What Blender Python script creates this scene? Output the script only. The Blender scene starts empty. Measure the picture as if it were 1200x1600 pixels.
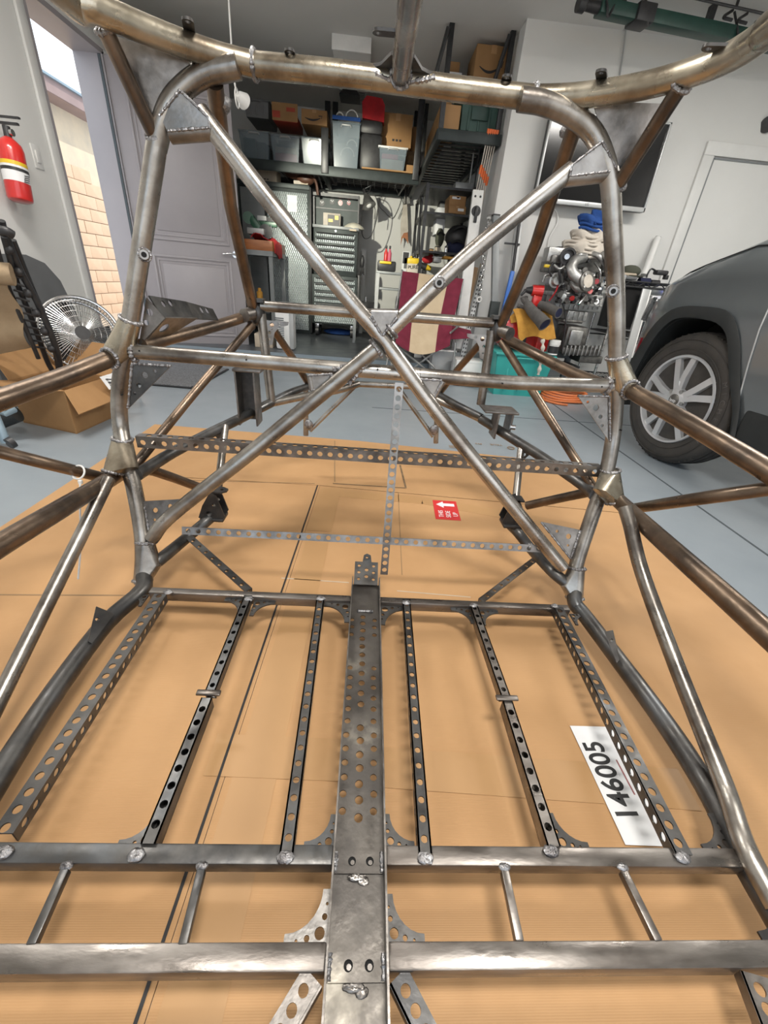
import bpy, bmesh, math, random
from mathutils import Vector, Matrix
from mathutils.geometry import tessellate_polygon
V = Vector
PI = math.pi
random.seed(7)
S = bpy.context.scene
COL = S.collection

# ---------------------------------------------------------------- camera, sky, light, exposure
cam = bpy.data.cameras.new('camera'); co = bpy.data.objects.new('camera', cam); COL.objects.link(co)
cam.sensor_fit = 'VERTICAL'; cam.sensor_height = 32; cam.lens = 12.924; cam.clip_start = .02; cam.clip_end = 200
co.matrix_world = Matrix(((0.996835,-0.0548872,-0.0575184,0),(-0.0230183,0.493233,-0.869593,0),(0.0760995,0.868164,0.490408,0.92),(0,0,0,1)))
S.camera = co
w = bpy.data.worlds.new('sky'); S.world = w; w.use_nodes = True
nt = w.node_tree; bg = nt.nodes['Background']
tc = nt.nodes.new('ShaderNodeTexCoord'); nz = nt.nodes.new('ShaderNodeTexNoise'); nz.inputs['Scale'].default_value = 2.2; nz.inputs['Detail'].default_value = 6
rp = nt.nodes.new('ShaderNodeValToRGB'); rp.color_ramp.elements[0].position = .4; rp.color_ramp.elements[0].color = (.62, .80, 1, 1)
rp.color_ramp.elements[1].position = .56; rp.color_ramp.elements[1].color = (1, 1, 1, 1)
nt.links.new(tc.outputs['Generated'], nz.inputs['Vector']); nt.links.new(nz.outputs['Fac'], rp.inputs['Fac']); nt.links.new(rp.outputs['Color'], bg.inputs['Color'])
bg.inputs['Strength'].default_value = 1.45
sl = bpy.data.lights.new('sun', 'SUN'); sl.energy = 2.1; sl.angle = .01; sl.color = (1, .93, .82)
so = bpy.data.objects.new('sun', sl); COL.objects.link(so); so.rotation_euler = (math.radians(-14), math.radians(36), 0)
def area(name, loc, sx, sy, power, color=(1, .96, .9), rot=(0, 0, 0)):
    l = bpy.data.lights.new(name, 'AREA'); l.shape = 'RECTANGLE'; l.size = sx; l.size_y = sy; l.energy = power; l.color = color
    o = bpy.data.objects.new(name, l); COL.objects.link(o); o.location = loc; o.rotation_euler = rot
    return o
area('ceiling_light_front', (.30, .05, 2.80), .75, .4, 52)
area('fill_light_left', (-1.4, 2.1, 2.80), 1.2, .3, 40)  # unseen fill light, added to brighten the left wall
area('ceiling_light_right', (2.6, 2.5, 2.80), 1.4, .3, 58)
ll = bpy.data.lights.new('work_lamp_light', 'SPOT'); ll.energy = 260; ll.spot_size = .95; ll.spot_blend = .35; ll.shadow_soft_size = .03; ll.color = (1, .97, .80)
lo_ = bpy.data.objects.new('work_lamp_light', ll); COL.objects.link(lo_); lo_.location = (-.985, 4.09, 1.905); lo_.rotation_euler = (V((.05, 7.6, 1.15)) - V(lo_.location)).to_track_quat('-Z', 'Y').to_euler()
S.view_settings.view_transform = 'Standard'; S.view_settings.look = 'None'; S.view_settings.exposure = 0.47; S.view_settings.gamma = 1
try: S.view_settings.use_curve_mapping = False
except Exception: pass

# ---------------------------------------------------------------- materials
def mk(name, c1, c2=None, scale=6, rough=.5, metal=0, bump=0, bscale=60, stretch=(1, 1, 1), lo=.35, hi=.65, rough2=None, detail=5, c3=None, alpha=1, trans=0, emit=None, spec=None, coat=0, rs=1):
    m = bpy.data.materials.new(name); m.use_nodes = True; t = m.node_tree; L = t.links.new
    b = t.nodes['Principled BSDF']
    c2 = c2 or tuple(min(1, v * .86) for v in c1)
    tc = t.nodes.new('ShaderNodeTexCoord'); mp = t.nodes.new('ShaderNodeMapping'); mp.inputs['Scale'].default_value = stretch
    L(tc.outputs['Object'], mp.inputs['Vector'])
    n = t.nodes.new('ShaderNodeTexNoise'); n.inputs['Scale'].default_value = scale; n.inputs['Detail'].default_value = detail; n.inputs['Roughness'].default_value = .6
    L(mp.outputs['Vector'], n.inputs['Vector'])
    r = t.nodes.new('ShaderNodeValToRGB'); e = r.color_ramp.elements
    e[0].position = lo; e[0].color = (*c1, 1); e[1].position = hi; e[1].color = (*c2, 1)
    if c3:
        q = e.new((lo + hi) / 2); q.color = (*c3, 1)
    L(n.outputs['Fac'], r.inputs['Fac']); L(r.outputs['Color'], b.inputs['Base Color'])
    b.inputs['Metallic'].default_value = metal; b.inputs['Roughness'].default_value = rough
    if rough2 is not None:
        n2 = t.nodes.new('ShaderNodeTexNoise'); n2.inputs['Scale'].default_value = scale * 3.1; n2.inputs['Detail'].default_value = 4
        L(mp.outputs['Vector'], n2.inputs['Vector'])
        mr = t.nodes.new('ShaderNodeMapRange'); mr.inputs['From Min'].default_value = .3; mr.inputs['From Max'].default_value = .7
        mr.inputs['To Min'].default_value = rough; mr.inputs['To Max'].default_value = rough2
        L(n2.outputs['Fac'], mr.inputs['Value']); L(mr.outputs['Result'], b.inputs['Roughness'])
    if bump:
        n3 = t.nodes.new('ShaderNodeTexNoise'); n3.inputs['Scale'].default_value = bscale; n3.inputs['Detail'].default_value = 3
        L(mp.outputs['Vector'], n3.inputs['Vector'])
        bp = t.nodes.new('ShaderNodeBump'); bp.inputs['Strength'].default_value = bump; bp.inputs['Distance'].default_value = .004
        L(n3.outputs['Fac'], bp.inputs['Height']); L(bp.outputs['Normal'], b.inputs['Normal'])
    if alpha < 1: b.inputs['Alpha'].default_value = alpha
    if trans: b.inputs['Transmission Weight'].default_value = trans
    if spec is not None: b.inputs['Specular IOR Level'].default_value = spec
    if coat: b.inputs['Coat Weight'].default_value = coat; b.inputs['Coat Roughness'].default_value = .05
    if emit: b.inputs['Emission Color'].default_value = (*emit[:3], 1); b.inputs['Emission Strength'].default_value = emit[3]
    return m
def wave_bump(m, scale, strength, direction='Y', dist=.002):
    t = m.node_tree; b = t.nodes['Principled BSDF']; wv = t.nodes.new('ShaderNodeTexWave'); wv.bands_direction = direction
    wv.inputs['Scale'].default_value = scale; wv.inputs['Distortion'].default_value = .6; wv.inputs['Detail'].default_value = 1
    tc = t.nodes.new('ShaderNodeTexCoord'); t.links.new(tc.outputs['Object'], wv.inputs['Vector'])
    bp = t.nodes.new('ShaderNodeBump'); bp.inputs['Strength'].default_value = strength; bp.inputs['Distance'].default_value = dist
    t.links.new(wv.outputs['Fac'], bp.inputs['Height']); t.links.new(bp.outputs['Normal'], b.inputs['Normal'])
    return m
M = {}
M['steel'] = mk('tube_steel', (.43, .41, .38), (.145, .128, .114), 7, .24, .92, .12, 90, rough2=.42, c3=(.29, .268, .24))
M['steel_bright'] = mk('brushed_steel', (.54, .51, .475), (.25, .215, .185), 6, .19, .93, .1, 120, rough2=.34, c3=(.41, .38, .345))
M['steel_brown'] = mk('heat_browned_steel', (.24, .175, .125), (.09, .072, .060), 8, .27, .88, .12, 90, rough2=.44, c3=(.165, .122, .09))
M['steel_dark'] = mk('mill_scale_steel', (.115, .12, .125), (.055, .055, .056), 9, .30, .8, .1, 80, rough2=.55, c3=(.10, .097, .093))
M['steel_halo'] = mk('pickled_steel', (.52, .475, .385), (.19, .155, .115), 6, .19, .93, .12, 80, rough2=.40, c3=(.36, .32, .25))
M['steel_black'] = mk('blackened_steel', (.045, .045, .047), (.09, .085, .08), 12, .35, .75, .1, 80, rough2=.55)
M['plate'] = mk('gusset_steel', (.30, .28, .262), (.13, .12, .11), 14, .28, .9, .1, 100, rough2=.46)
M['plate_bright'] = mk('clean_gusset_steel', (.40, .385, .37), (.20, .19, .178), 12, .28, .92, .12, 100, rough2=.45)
M['weld'] = mk('weld_metal', (.42, .42, .43), (.16, .15, .15), 60, .3, .9, .5, 260, rough2=.6)
M['chan'] = mk('scuffed_channel_steel', (.10, .092, .085), (.42, .39, .33), 9, .36, .82, .2, 60, rough2=.6, lo=.40, hi=.76, c3=(.15, .138, .124))
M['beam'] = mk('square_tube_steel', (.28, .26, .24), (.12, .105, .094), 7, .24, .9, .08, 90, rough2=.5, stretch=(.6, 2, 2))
M['card'] = wave_bump(mk('cardboard', (.475, .278, .13), (.41, .234, .105), 2.2, .62, 0, rough2=.75, spec=.35), 110, .10, 'Y')
M['card_dark'] = mk('brown_cardboard', (.36, .205, .09), (.29, .16, .068), 3, .75, 0, spec=.3)
M['tape'] = mk('packing_tape', (.43, .25, .11), (.40, .23, .10), 3, .5, 0, spec=.45)
M['cardedge'] = mk('cut_cardboard_edge', (.12, .075, .04), (.2, .13, .07), 40, .9)
M['floor'] = mk('epoxy_floor', (.265, .30, .33), (.23, .265, .295), 1.4, .32, 0, .05, 14, rough2=.45, spec=.5)
M['platform'] = mk('dark_epoxy_floor', (.10, .11, .12), (.08, .09, .10), 2, .3, 0, rough2=.4)
M['stepface'] = mk('step_face_paint', (.24, .29, .33), None, 3, .5)
M['wall'] = mk('white_wall_paint', (.72, .72, .70), (.68, .68, .66), 1.2, .65, 0, .06, 40)
M['ceil'] = mk('white_ceiling_paint', (.66, .66, .64), (.62, .62, .60), 1.2, .8, 0, .1, 60)
M['trimw'] = mk('white_trim_paint', (.76, .76, .74), None, 2, .45)
M['joint'] = mk('floor_joint_filler', (.07, .085, .095), None, 9, .7)
M['mauve'] = mk('mauve_grey_door_paint', (.36, .335, .35), (.33, .31, .325), 2, .42)
M['block'] = mk('tan_concrete_block', (.60, .43, .30), (.55, .39, .27), 6, .9, 0, .3, 90)
M['mortar'] = mk('mortar', (.47, .335, .235), None, 20, .95)
M['stucco'] = mk('cream_stucco', (.62, .52, .38), (.52, .45, .35), 3, .95, 0, .4, 60)
M['eave'] = mk('rose_brown_fascia', (.28, .20, .19), None, 3, .6)
M['ground'] = mk('pale_gravel_ground', (.55, .46, .36), (.42, .35, .28), 20, .95, 0, .5, 60)
M['black'] = mk('black_plastic', (.018, .018, .02), (.03, .03, .032), 20, .45)
M['blackm'] = mk('black_powder_coat', (.025, .026, .028), (.04, .04, .042), 20, .4, .3)
M['shelf'] = mk('charcoal_shelf_steel', (.042, .052, .052), (.03, .038, .038), 8, .5, .4)
M['grey'] = mk('grey_paint', (.25, .265, .27), (.21, .225, .23), 6, .45, .2)
M['lgrey'] = mk('light_grey_paint', (.45, .46, .46), None, 6, .4, .2)
M['white'] = mk('white_plastic', (.80, .80, .78), None, 5, .4)
M['red'] = mk('red_enamel', (.62, .025, .02), (.52, .02, .02), 6, .28, 0, coat=.5)
M['redcloth'] = mk('red_cloth', (.42, .015, .02), (.30, .01, .015), 14, .9)
M['maroon'] = mk('maroon_canvas', (.20, .018, .045), (.15, .012, .032), 12, .85, 0, .2, 200)
M['beige'] = mk('beige_canvas', (.62, .50, .34), (.56, .44, .29), 8, .85, 0, .2, 200)
M['tan'] = mk('tan_mesh_fabric', (.36, .27, .17), (.30, .22, .135), 10, .85, 0, .3, 300)
M['chrome'] = mk('chrome', (.72, .72, .72), (.55, .55, .55), 20, .18, 1)
M['alu'] = mk('cast_aluminium', (.52, .52, .51), (.34, .34, .33), 22, .34, .9, .4, 120, rough2=.5)
M['alu_dark'] = mk('dull_engine_alloy', (.24, .235, .22), (.12, .115, .11), 20, .4, .85, .4, 110, rough2=.6)
M['rim'] = mk('silver_wheel_paint', (.66, .67, .68), (.58, .59, .60), 3, .28, .55)
M['tyre'] = mk('tyre_rubber', (.030, .028, .026), (.045, .040, .035), 12, .7, 0, .2, 120)
M['carpaint'] = mk('graphite_car_paint', (.165, .185, .195), (.15, .168, .178), 3, .28, .55, coat=1)
M['carblack'] = mk('matte_black_cladding', (.014, .017, .018), (.02, .023, .024), 12, .55)
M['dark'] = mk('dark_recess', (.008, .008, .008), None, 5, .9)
M['teal'] = mk('teal_tote_plastic', (.035, .34, .31), (.03, .29, .27), 4, .45)
M['green'] = mk('dark_green_enamel', (.018, .065, .05), (.012, .045, .035), 6, .4)
M['sawgreen'] = mk('green_machine_paint', (.03, .10, .06), None, 6, .4)
M['greentote'] = mk('grey_green_tote', (.05, .115, .095), None, 5, .5)
M['greytote'] = mk('grey_tote_plastic', (.135, .14, .145), None, 5, .5)
M['clear'] = mk('clear_tub_plastic', (.22, .275, .31), None, 5, .2, 0, alpha=.45)
M['wood'] = mk('bench_wood', (.42, .15, .045), (.30, .10, .03), 5, .45, 0, .1, 30, stretch=(1, 6, 6))
M['woodpale'] = mk('pale_timber', (.45, .29, .16), (.36, .22, .12), 6, .6, stretch=(6, 6, 1))
M['leather_y'] = mk('golden_suede', (.52, .27, .045), (.40, .19, .03), 14, .9, 0, .3, 150)
M['glove'] = mk('grey_suede_glove', (.11, .105, .10), (.075, .07, .068), 18, .9, 0, .3, 150)
M['navy'] = mk('navy_lining', (.012, .016, .05), None, 10, .9)
M['blue'] = mk('blue_cloth', (.015, .07, .28), (.01, .05, .20), 10, .85)
M['bluepipe'] = mk('blue_pipe_paint', (.02, .16, .62), None, 8, .4)
M['bluegrey'] = mk('blue_grey_steel_paint', (.22, .30, .36), None, 6, .4, .2)
M['ragwhite'] = mk('off_white_rag', (.62, .57, .50), (.50, .45, .39), 10, .9, 0, .3, 60)
M['yellow'] = mk('yellow_plastic', (.75, .52, .03), None, 8, .4)
M['orange'] = mk('orange_rubber', (.62, .17, .05), None, 8, .5)
M['orange_bright'] = mk('orange_reflector', (.85, .17, .04), None, 8, .4)
M['brownleather'] = mk('brown_leather', (.10, .045, .028), None, 8, .5)
M['olive'] = mk('olive_cloth', (.07, .075, .055), None, 10, .9)
M['mat'] = mk('grey_mat_pile', (.21, .215, .23), (.09, .095, .10), 90, .95, 0, .8, 150)
M['paper'] = mk('white_paper', (.78, .79, .80), None, 4, .6)
M['paperred'] = mk('red_label_print', (.58, .03, .03), None, 6, .5)
M['boxred'] = mk('red_box_print', (.40, .055, .03), None, 5, .7)
M['ink'] = mk('black_ink', (.015, .015, .016), None, 8, .6)
M['inkred'] = mk('red_ink', (.35, .12, .12), None, 8, .6)
M['inkfaint'] = mk('faded_brown_ink', (.27, .17, .085), None, 8, .7)
M['tvframe'] = mk('silver_tv_frame', (.55, .56, .56), None, 5, .35, .4)
M['screen'] = mk('black_tv_screen', (.006, .006, .007), None, 4, .14, 0, spec=.6)
M['pink'] = mk('pink_packets', (.55, .10, .16), None, 8, .6)
M['creambox'] = mk('cream_packets', (.50, .42, .32), None, 8, .6)
M['bluelamp'] = mk('blue_lamp', (.02, .05, .8), None, 8, .4, emit=(.02, .08, 1, 4))
M['nylon'] = mk('white_nylon', (.78, .78, .76), None, 8, .35)
M['bulb'] = mk('frosted_bulb', (.8, .8, .78), None, 8, .3)
M['dome'] = mk('cream_dome', (.72, .69, .58), None, 8, .45)
M['lens'] = mk('red_reflector', (.30, .02, .03), None, 8, .25)
def diamond(name, c):
    m = mk(name, c, tuple(v * .85 for v in c), 8, .32, .45, 0)
    t = m.node_tree; L = t.links.new; b = t.nodes['Principled BSDF']
    tc = t.nodes.new('ShaderNodeTexCoord'); hs = []
    for k, rot in enumerate((.6, -.6)):
        mp = t.nodes.new('ShaderNodeMapping'); mp.inputs['Rotation'].default_value = (0, rot, 0); mp.inputs['Scale'].default_value = (1.6, 1, 1)
        wv = t.nodes.new('ShaderNodeTexWave'); wv.inputs['Scale'].default_value = 9; wv.inputs['Distortion'].default_value = 0
        L(tc.outputs['Object'], mp.inputs['Vector']); L(mp.outputs['Vector'], wv.inputs['Vector']); hs.append(wv)
    mu = t.nodes.new('ShaderNodeMath'); mu.operation = 'MULTIPLY'; L(hs[0].outputs['Fac'], mu.inputs[0]); L(hs[1].outputs['Fac'], mu.inputs[1])
    bp = t.nodes.new('ShaderNodeBump'); bp.inputs['Strength'].default_value = .9; bp.inputs['Distance'].default_value = .012
    L(mu.outputs[0], bp.inputs['Height']); L(bp.outputs['Normal'], b.inputs['Normal'])
    return m
M['diamond'] = diamond('diamond_plate', (.50, .56, .57))

# ---------------------------------------------------------------- mesh building
def frame(d):
    d = V(d).normalized(); a = V((0, 0, 1)) if abs(d.z) < .9 else V((1, 0, 0))
    u = a.cross(d).normalized(); return u, d.cross(u), d
class G:
    def __init__(s): s.bm = bmesh.new(); s.flat = True
    def box(s, c, sz, rot=None, bev=0):
        r = bmesh.ops.create_cube(s.bm, size=1); vs = r['verts']
        mx = Matrix.Translation(V(c)) @ ((rot.to_4x4() if rot is not None else Matrix())) @ Matrix.Diagonal((*sz, 1))
        bmesh.ops.transform(s.bm, matrix=mx, verts=vs)
        if bev:
            es = list({e for v in vs for e in v.link_edges}); bmesh.ops.bevel(s.bm, geom=es, offset=min(bev, min(sz) * .45), segments=2, affect='EDGES', profile=.5)
        return s
    def taper(s, c, sz, k):          # box narrower at the bottom
        r = bmesh.ops.create_cube(s.bm, size=1)
        for v in r['verts']:
            f = k if v.co.z < 0 else 1
            v.co = V((v.co.x * sz[0] * f + c[0], v.co.y * sz[1] * f + c[1], v.co.z * sz[2] + c[2]))
        return s
    def cyl(s, a, b, r, r2=None, seg=16, caps=True):
        a, b = V(a), V(b); return s.sweep([a, b], [r, r if r2 is None else r2], seg, caps)
    def sweep(s, pts, rad, seg=16, caps=True, closed=False):
        pts = [V(p) for p in pts]; n = len(pts)
        if not isinstance(rad, (list, tuple)): rad = [rad] * n
        rings = []; u = None
        for i, p in enumerate(pts):
            if closed: d = pts[(i + 1) % n] - pts[i - 1]
            else: d = pts[min(i + 1, n - 1)] - pts[max(i - 1, 0)]
            d.normalize()
            if u is None: u = frame(d)[0]
            else: u = (u - d * u.dot(d)).normalized()
            q = d.cross(u)
            rings.append([s.bm.verts.new(p + (u * math.cos(2 * PI * k / seg) + q * math.sin(2 * PI * k / seg)) * rad[i]) for k in range(seg)])
        for i in range(n if closed else n - 1):
            A, B = rings[i], rings[(i + 1) % n]
            for k in range(seg): s.bm.faces.new((A[k], A[(k + 1) % seg], B[(k + 1) % seg], B[k]))
        if caps and not closed:
            s.bm.faces.new(list(reversed(rings[0]))); s.bm.faces.new(rings[-1])
        return s
    def tube(s, pts, r, seg=20, smooth=8):   # smooth bent tube through the points
        pts = [V(p) for p in pts]
        if len(pts) > 2 and smooth: pts = catmull(pts, smooth)
        return s.sweep(pts, r, seg)
    def ball(s, c, r, seg=14, sq=(1, 1, 1), rot=None):
        q = bmesh.ops.create_uvsphere(s.bm, u_segments=seg, v_segments=max(6, seg * 2 // 3), radius=r)
        mx = Matrix.Translation(V(c)) @ (rot.to_4x4() if rot is not None else Matrix()) @ Matrix.Diagonal((*sq, 1))
        bmesh.ops.transform(s.bm, matrix=mx, verts=q['verts']); return s
    def lathe(s, o, axis, prof, seg=24):     # prof: (distance along axis, radius)
        o = V(o); u, q, d = frame(axis); rings = []
        for h, r in prof:
            rings.append([s.bm.verts.new(o + d * h + (u * math.cos(2 * PI * k / seg) + q * math.sin(2 * PI * k / seg)) * max(r, 1e-4)) for k in range(seg)])
        for A, B in zip(rings, rings[1:]):
            for k in range(seg): s.bm.faces.new((A[k], A[(k + 1) % seg], B[(k + 1) % seg], B[k]))
        s.bm.faces.new(list(reversed(rings[0]))); s.bm.faces.new(rings[-1]); return s
    def torus(s, c, axis, R, r, seg=28, k=8, bump=0):
        u, q, d = frame(axis); c = V(c); P = []; rr = []
        for i in range(seg):
            a = 2 * PI * i / seg; P.append(c + (u * math.cos(a) + q * math.sin(a)) * R); rr.append(r * (1 + bump * random.uniform(-1, 1)))
        return s.sweep(P, rr, k, False, True)
    def plate(s, O, U, W, outline, holes, t, nseg=14):
        O, U, W = V(O), V(U).normalized(), V(W).normalized(); N = U.cross(W)
        loops = [[V((x, y, 0)) for x, y in outline]]
        for h in holes:
            loops.append([V((h[0] + h[2] * math.cos(-2 * PI * k / nseg), h[1] + h[2] * math.sin(-2 * PI * k / nseg), 0)) for k in range(nseg)])
        tri = tessellate_polygon(loops); flat = [p for l in loops for p in l]
        A = [s.bm.verts.new(O + U * p.x + W * p.y) for p in flat]; B = [s.bm.verts.new(O + U * p.x + W * p.y + N * t) for p in flat]
        for a, b, c in tri:
            for f in ((A[a], A[b], A[c]), (B[c], B[b], B[a])):
                try: s.bm.faces.new(f)
                except ValueError: pass
        i = 0
        for l in loops:
            n = len(l)
            for k in range(n):
                a, b = i + k, i + (k + 1) % n
                s.bm.faces.new((A[a], A[b], B[b], B[a]))
            i += n
        s.rec = True; return s
    def plate3(s, pts, holes=(), t=.003):     # plate from coplanar-ish 3D points; holes (point, radius)
        pts = [V(p) for p in pts]; n = V((0, 0, 0))
        for a, b in zip(pts, pts[1:] + pts[:1]): n += a.cross(b)
        n.normalize(); U = (pts[1] - pts[0]); U = (U - n * U.dot(n)).normalized(); W = n.cross(U); O = pts[0] - n * (t / 2)
        return s.plate(O, U, W, [((p - O).dot(U), (p - O).dot(W)) for p in pts], [((V(h) - O).dot(U), (V(h) - O).dot(W), r) for h, r in holes], t)
    def prism(s, pts, vec):
        a = [s.bm.verts.new(V(p)) for p in pts]; b = [s.bm.verts.new(V(p) + V(vec)) for p in pts]; n = len(a)
        s.bm.faces.new(list(reversed(a))); s.bm.faces.new(b)
        for k in range(n): s.bm.faces.new((a[k], a[(k + 1) % n], b[(k + 1) % n], b[k]))
        s.rec = True; return s
    def grid(s, rows, thick=0):
        vs = [[s.bm.verts.new(V(p)) for p in r] for r in rows]; fs = []
        for A, B in zip(vs, vs[1:]):
            for k in range(len(A) - 1): fs.append(s.bm.faces.new((A[k], A[k + 1], B[k + 1], B[k])))
        if thick:
            bmesh.ops.recalc_face_normals(s.bm, faces=fs); bmesh.ops.solidify(s.bm, geom=fs, thickness=thick)
        return s
    def hull(s, pts):
        vs = [s.bm.verts.new(V(p)) for p in pts]; r = bmesh.ops.convex_hull(s.bm, input=vs)
        bmesh.ops.delete(s.bm, geom=[v for v in r['geom_interior'] if isinstance(v, bmesh.types.BMVert)], context='VERTS'); return s
    def done(s, name, mat, par=None, world=True, ang=38):
        bmesh.ops.recalc_face_normals(s.bm, faces=s.bm.faces[:])
        me = bpy.data.meshes.new(name); s.bm.to_mesh(me); s.bm.free()
        me.shade_smooth(); me.set_sharp_from_angle(angle=math.radians(ang))
        me.materials.append(M[mat] if isinstance(mat, str) else mat)
        o = bpy.data.objects.new(name, me); COL.objects.link(o)
        if par is not None:
            o.parent = par
            if world:
                mx = Matrix(); p = par
                while p is not None: mx = p.matrix_basis @ mx; p = p.parent
                o.matrix_basis = mx.inverted()
        return o
def catmull(P, n):
    out = []; P = [P[0] * 2 - P[1]] + P + [P[-1] * 2 - P[-2]]
    for i in range(1, len(P) - 2):
        a, b, c, d = P[i - 1:i + 3]
        for k in range(n):
            t = k / n
            out.append(.5 * ((2 * b) + (c - a) * t + (2 * a - 5 * b + 4 * c - d) * t * t + (3 * b - a - 3 * c + d) * t ** 3))
    out.append(P[-2]); return out
def tag(o, label=None, cat=None, group=None, kind=None):
    if label: o['label'] = label
    if cat: o['category'] = cat
    if group: o['group'] = group
    if kind: o['kind'] = kind
    return o
def thing(name, label, cat, loc=(0, 0, 0), rz=0, group=None):
    o = bpy.data.objects.new(name, None); COL.objects.link(o); o.location = loc; o.rotation_euler = (0, 0, rz); o.empty_display_size = .05
    return tag(o, label, cat, group)
def struct(o): o['kind'] = 'structure'; return o
def B(name, c, s, mat, par=None, bev=0, rot=None, world=True): return G().box(c, s, rot, bev).done(name, mat, par, world)
def T(name, pts, r, mat, par=None, seg=18, smooth=8, world=True): return G().tube(pts, r, seg, smooth).done(name, mat, par, world)
def copy_tree(o, parent=None):
    c = o.copy(); COL.objects.link(c)
    if parent is not None: c.parent = parent
    for ch in list(o.children): copy_tree(ch, c)
    return c
def text(name, body, size, mat, par, O, U, W, ext=.0004, ax='CENTER', font_scale=1.0, bold=0):
    cu = bpy.data.curves.new(name, 'FONT'); cu.body = body; cu.size = size; cu.align_x = ax; cu.align_y = 'CENTER'; cu.extrude = ext; cu.offset = bold * size
    t = bpy.data.objects.new('tmp', cu); COL.objects.link(t)
    dg = bpy.context.evaluated_depsgraph_get(); me = bpy.data.meshes.new_from_object(t.evaluated_get(dg)); bpy.data.objects.remove(t)
    U, W = V(U).normalized(), V(W).normalized(); W = (W - U * W.dot(U)).normalized(); N = U.cross(W)
    me.transform(Matrix(((U.x * font_scale, W.x, N.x, O[0]), (U.y * font_scale, W.y, N.y, O[1]), (U.z * font_scale, W.z, N.z, O[2]), (0, 0, 0, 1))))
    me.materials.clear(); me.materials.append(M[mat]); me.name = name
    o = bpy.data.objects.new(name, me); COL.objects.link(o)
    if par is not None:
        o.parent = par; mx = Matrix(); p = par
        while p is not None: mx = p.matrix_basis @ mx; p = p.parent
        o.matrix_basis = mx.inverted()
    return o

# ---------------------------------------------------------------- the garage shell
CH = 2.855                                   # ceiling height
struct(B('floor', (.75, 1.7, -.05), (6.5, 6.5, .1), 'floor'))
struct(B('driveway', (.75, -6.6, -.08), (12, 10, .1), 'ground'))
for x in (-2.1, 3.7): struct(B('wall_behind', (x, -1.6, 1.22), (.9, .1, 2.44), 'wall'))
struct(B('trim_1', (1.78, 1.9, .0006), (.012, 6.0, .0012), 'joint'))
struct(B('trim_2', (2.0, 3.35, .0006), (3.9, .010, .0012), 'joint'))
struct(B('ceiling', (.75, 3.2, CH + .05), (6.6, 9.6, .1), 'ceil'))
struct(B('wall_right', (4.05, 1.7, CH / 2), (.1, 6.5, CH), 'wall'))
struct(B('wall_behind', (.75, -1.6, 2.65), (6.6, .1, .42), 'wall'))
struct(B('wall_front', (2.60, 4.96, CH / 2), (2.92, .12, CH), 'wall'))
struct(B('wall_alcove_right', (1.20, 6.33, CH / 2), (.12, 2.62, CH), 'wall'))
struct(B('wall_back', (-.62, 7.66, CH / 2), (3.68, .12, CH), 'wall'))
g = G(); g.box((-2.46, 1.25, CH / 2), (.12, 5.6, CH)); g.box((-2.46, 6.35, CH / 2), (.12, 2.66, CH)); g.box((-2.46, 4.535, 2.63), (.12, .98, .45))
struct(g.done('wall_left', 'wall'))
struct(B('trim_3', (-.64, 6.3, .055), (3.56, 2.7, .108), 'platform'))
struct(B('trim_4', (-.64, 4.953, .054), (3.56, .012, .105), 'stepface'))
struct(B('baseboard_front', (2.6, 4.893, .05), (2.9, .014, .10), 'trimw'))
# exterior doorway in the left wall: frame, casing, open leaf
d1 = struct(thing('door_1', None, None, (-2.40, 5.02, 0)))
for y in (4.065, 5.005): B('jamb', (-2.50, y, 1.2), (.24, .035, 2.40), 'mauve', d1)
B('head_jamb', (-2.50, 4.535, 2.40), (.24, .97, .035), 'mauve', d1)
B('door_stop', (-2.405, 4.984, 1.2), (.022, .010, 2.36), 'joint', d1)
for y in (4.01, 5.065): B('casing', (-2.388, y, 1.21), (.02, .085, 2.42), 'trimw', d1, .004)
B('casing', (-2.388, 4.535, 2.46), (.02, 1.14, .085), 'trimw', d1, .004)
B('threshold', (-2.46, 4.535, .012), (.18, .92, .02), 'alu', d1)
lf = thing('open_leaf', None, None, (-2.385, 5.02, 0), .335)
lf.parent = d1; lf.matrix_basis = d1.matrix_basis.inverted() @ lf.matrix_basis
def leaf_part(name, c, s, mat, bev=0): return B(name, c, s, mat, lf, bev, None, False)
leaf_part('leaf_slab', (.50, .0, 1.205), (1.0, .038, 2.37), 'mauve', .003)
for x0, x1, z0, z1 in ((.13, .87, .20, .95), (.13, .87, 1.10, 2.24)):
    g = G(); xm, zm, a, b = (x0 + x1) / 2, (z0 + z1) / 2, (x1 - x0), (z1 - z0)
    for k, (off, dep, wd) in enumerate(((0, .012, .022), (.035, .007, .014))):
        for sx in (-1, 1): g.box((xm + sx * (a / 2 - off), -.019 - dep / 2, zm), (wd, dep, b - 2 * off + wd), None, .004)
        for sz in (-1, 1): g.box((xm, -.019 - dep / 2, zm + sz * (b / 2 - off)), (a - 2 * off, dep, wd), None, .004)
    g.box((xm, -.021, zm), (a - .14, .012, b - .14), None, .005)
    g.done('raised_panel', 'mauve', lf, False)
g = G(); g.cyl((.93, -.02, 1.62), (.93, -.045, 1.62), .032, .028); g.box((.93, -.052, 1.62), (.012, .016, .035)); g.done('deadbolt', 'chrome', lf, False)
g = G(); g.cyl((.93, -.02, 1.02), (.93, -.035, 1.02), .032); g.tube([(.93, -.035, 1.02), (.93, -.07, 1.02), (.88, -.075, 1.025), (.80, -.07, 1.015)], .009, 10, 4); g.done('lever_handle', 'chrome', lf, False)
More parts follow.
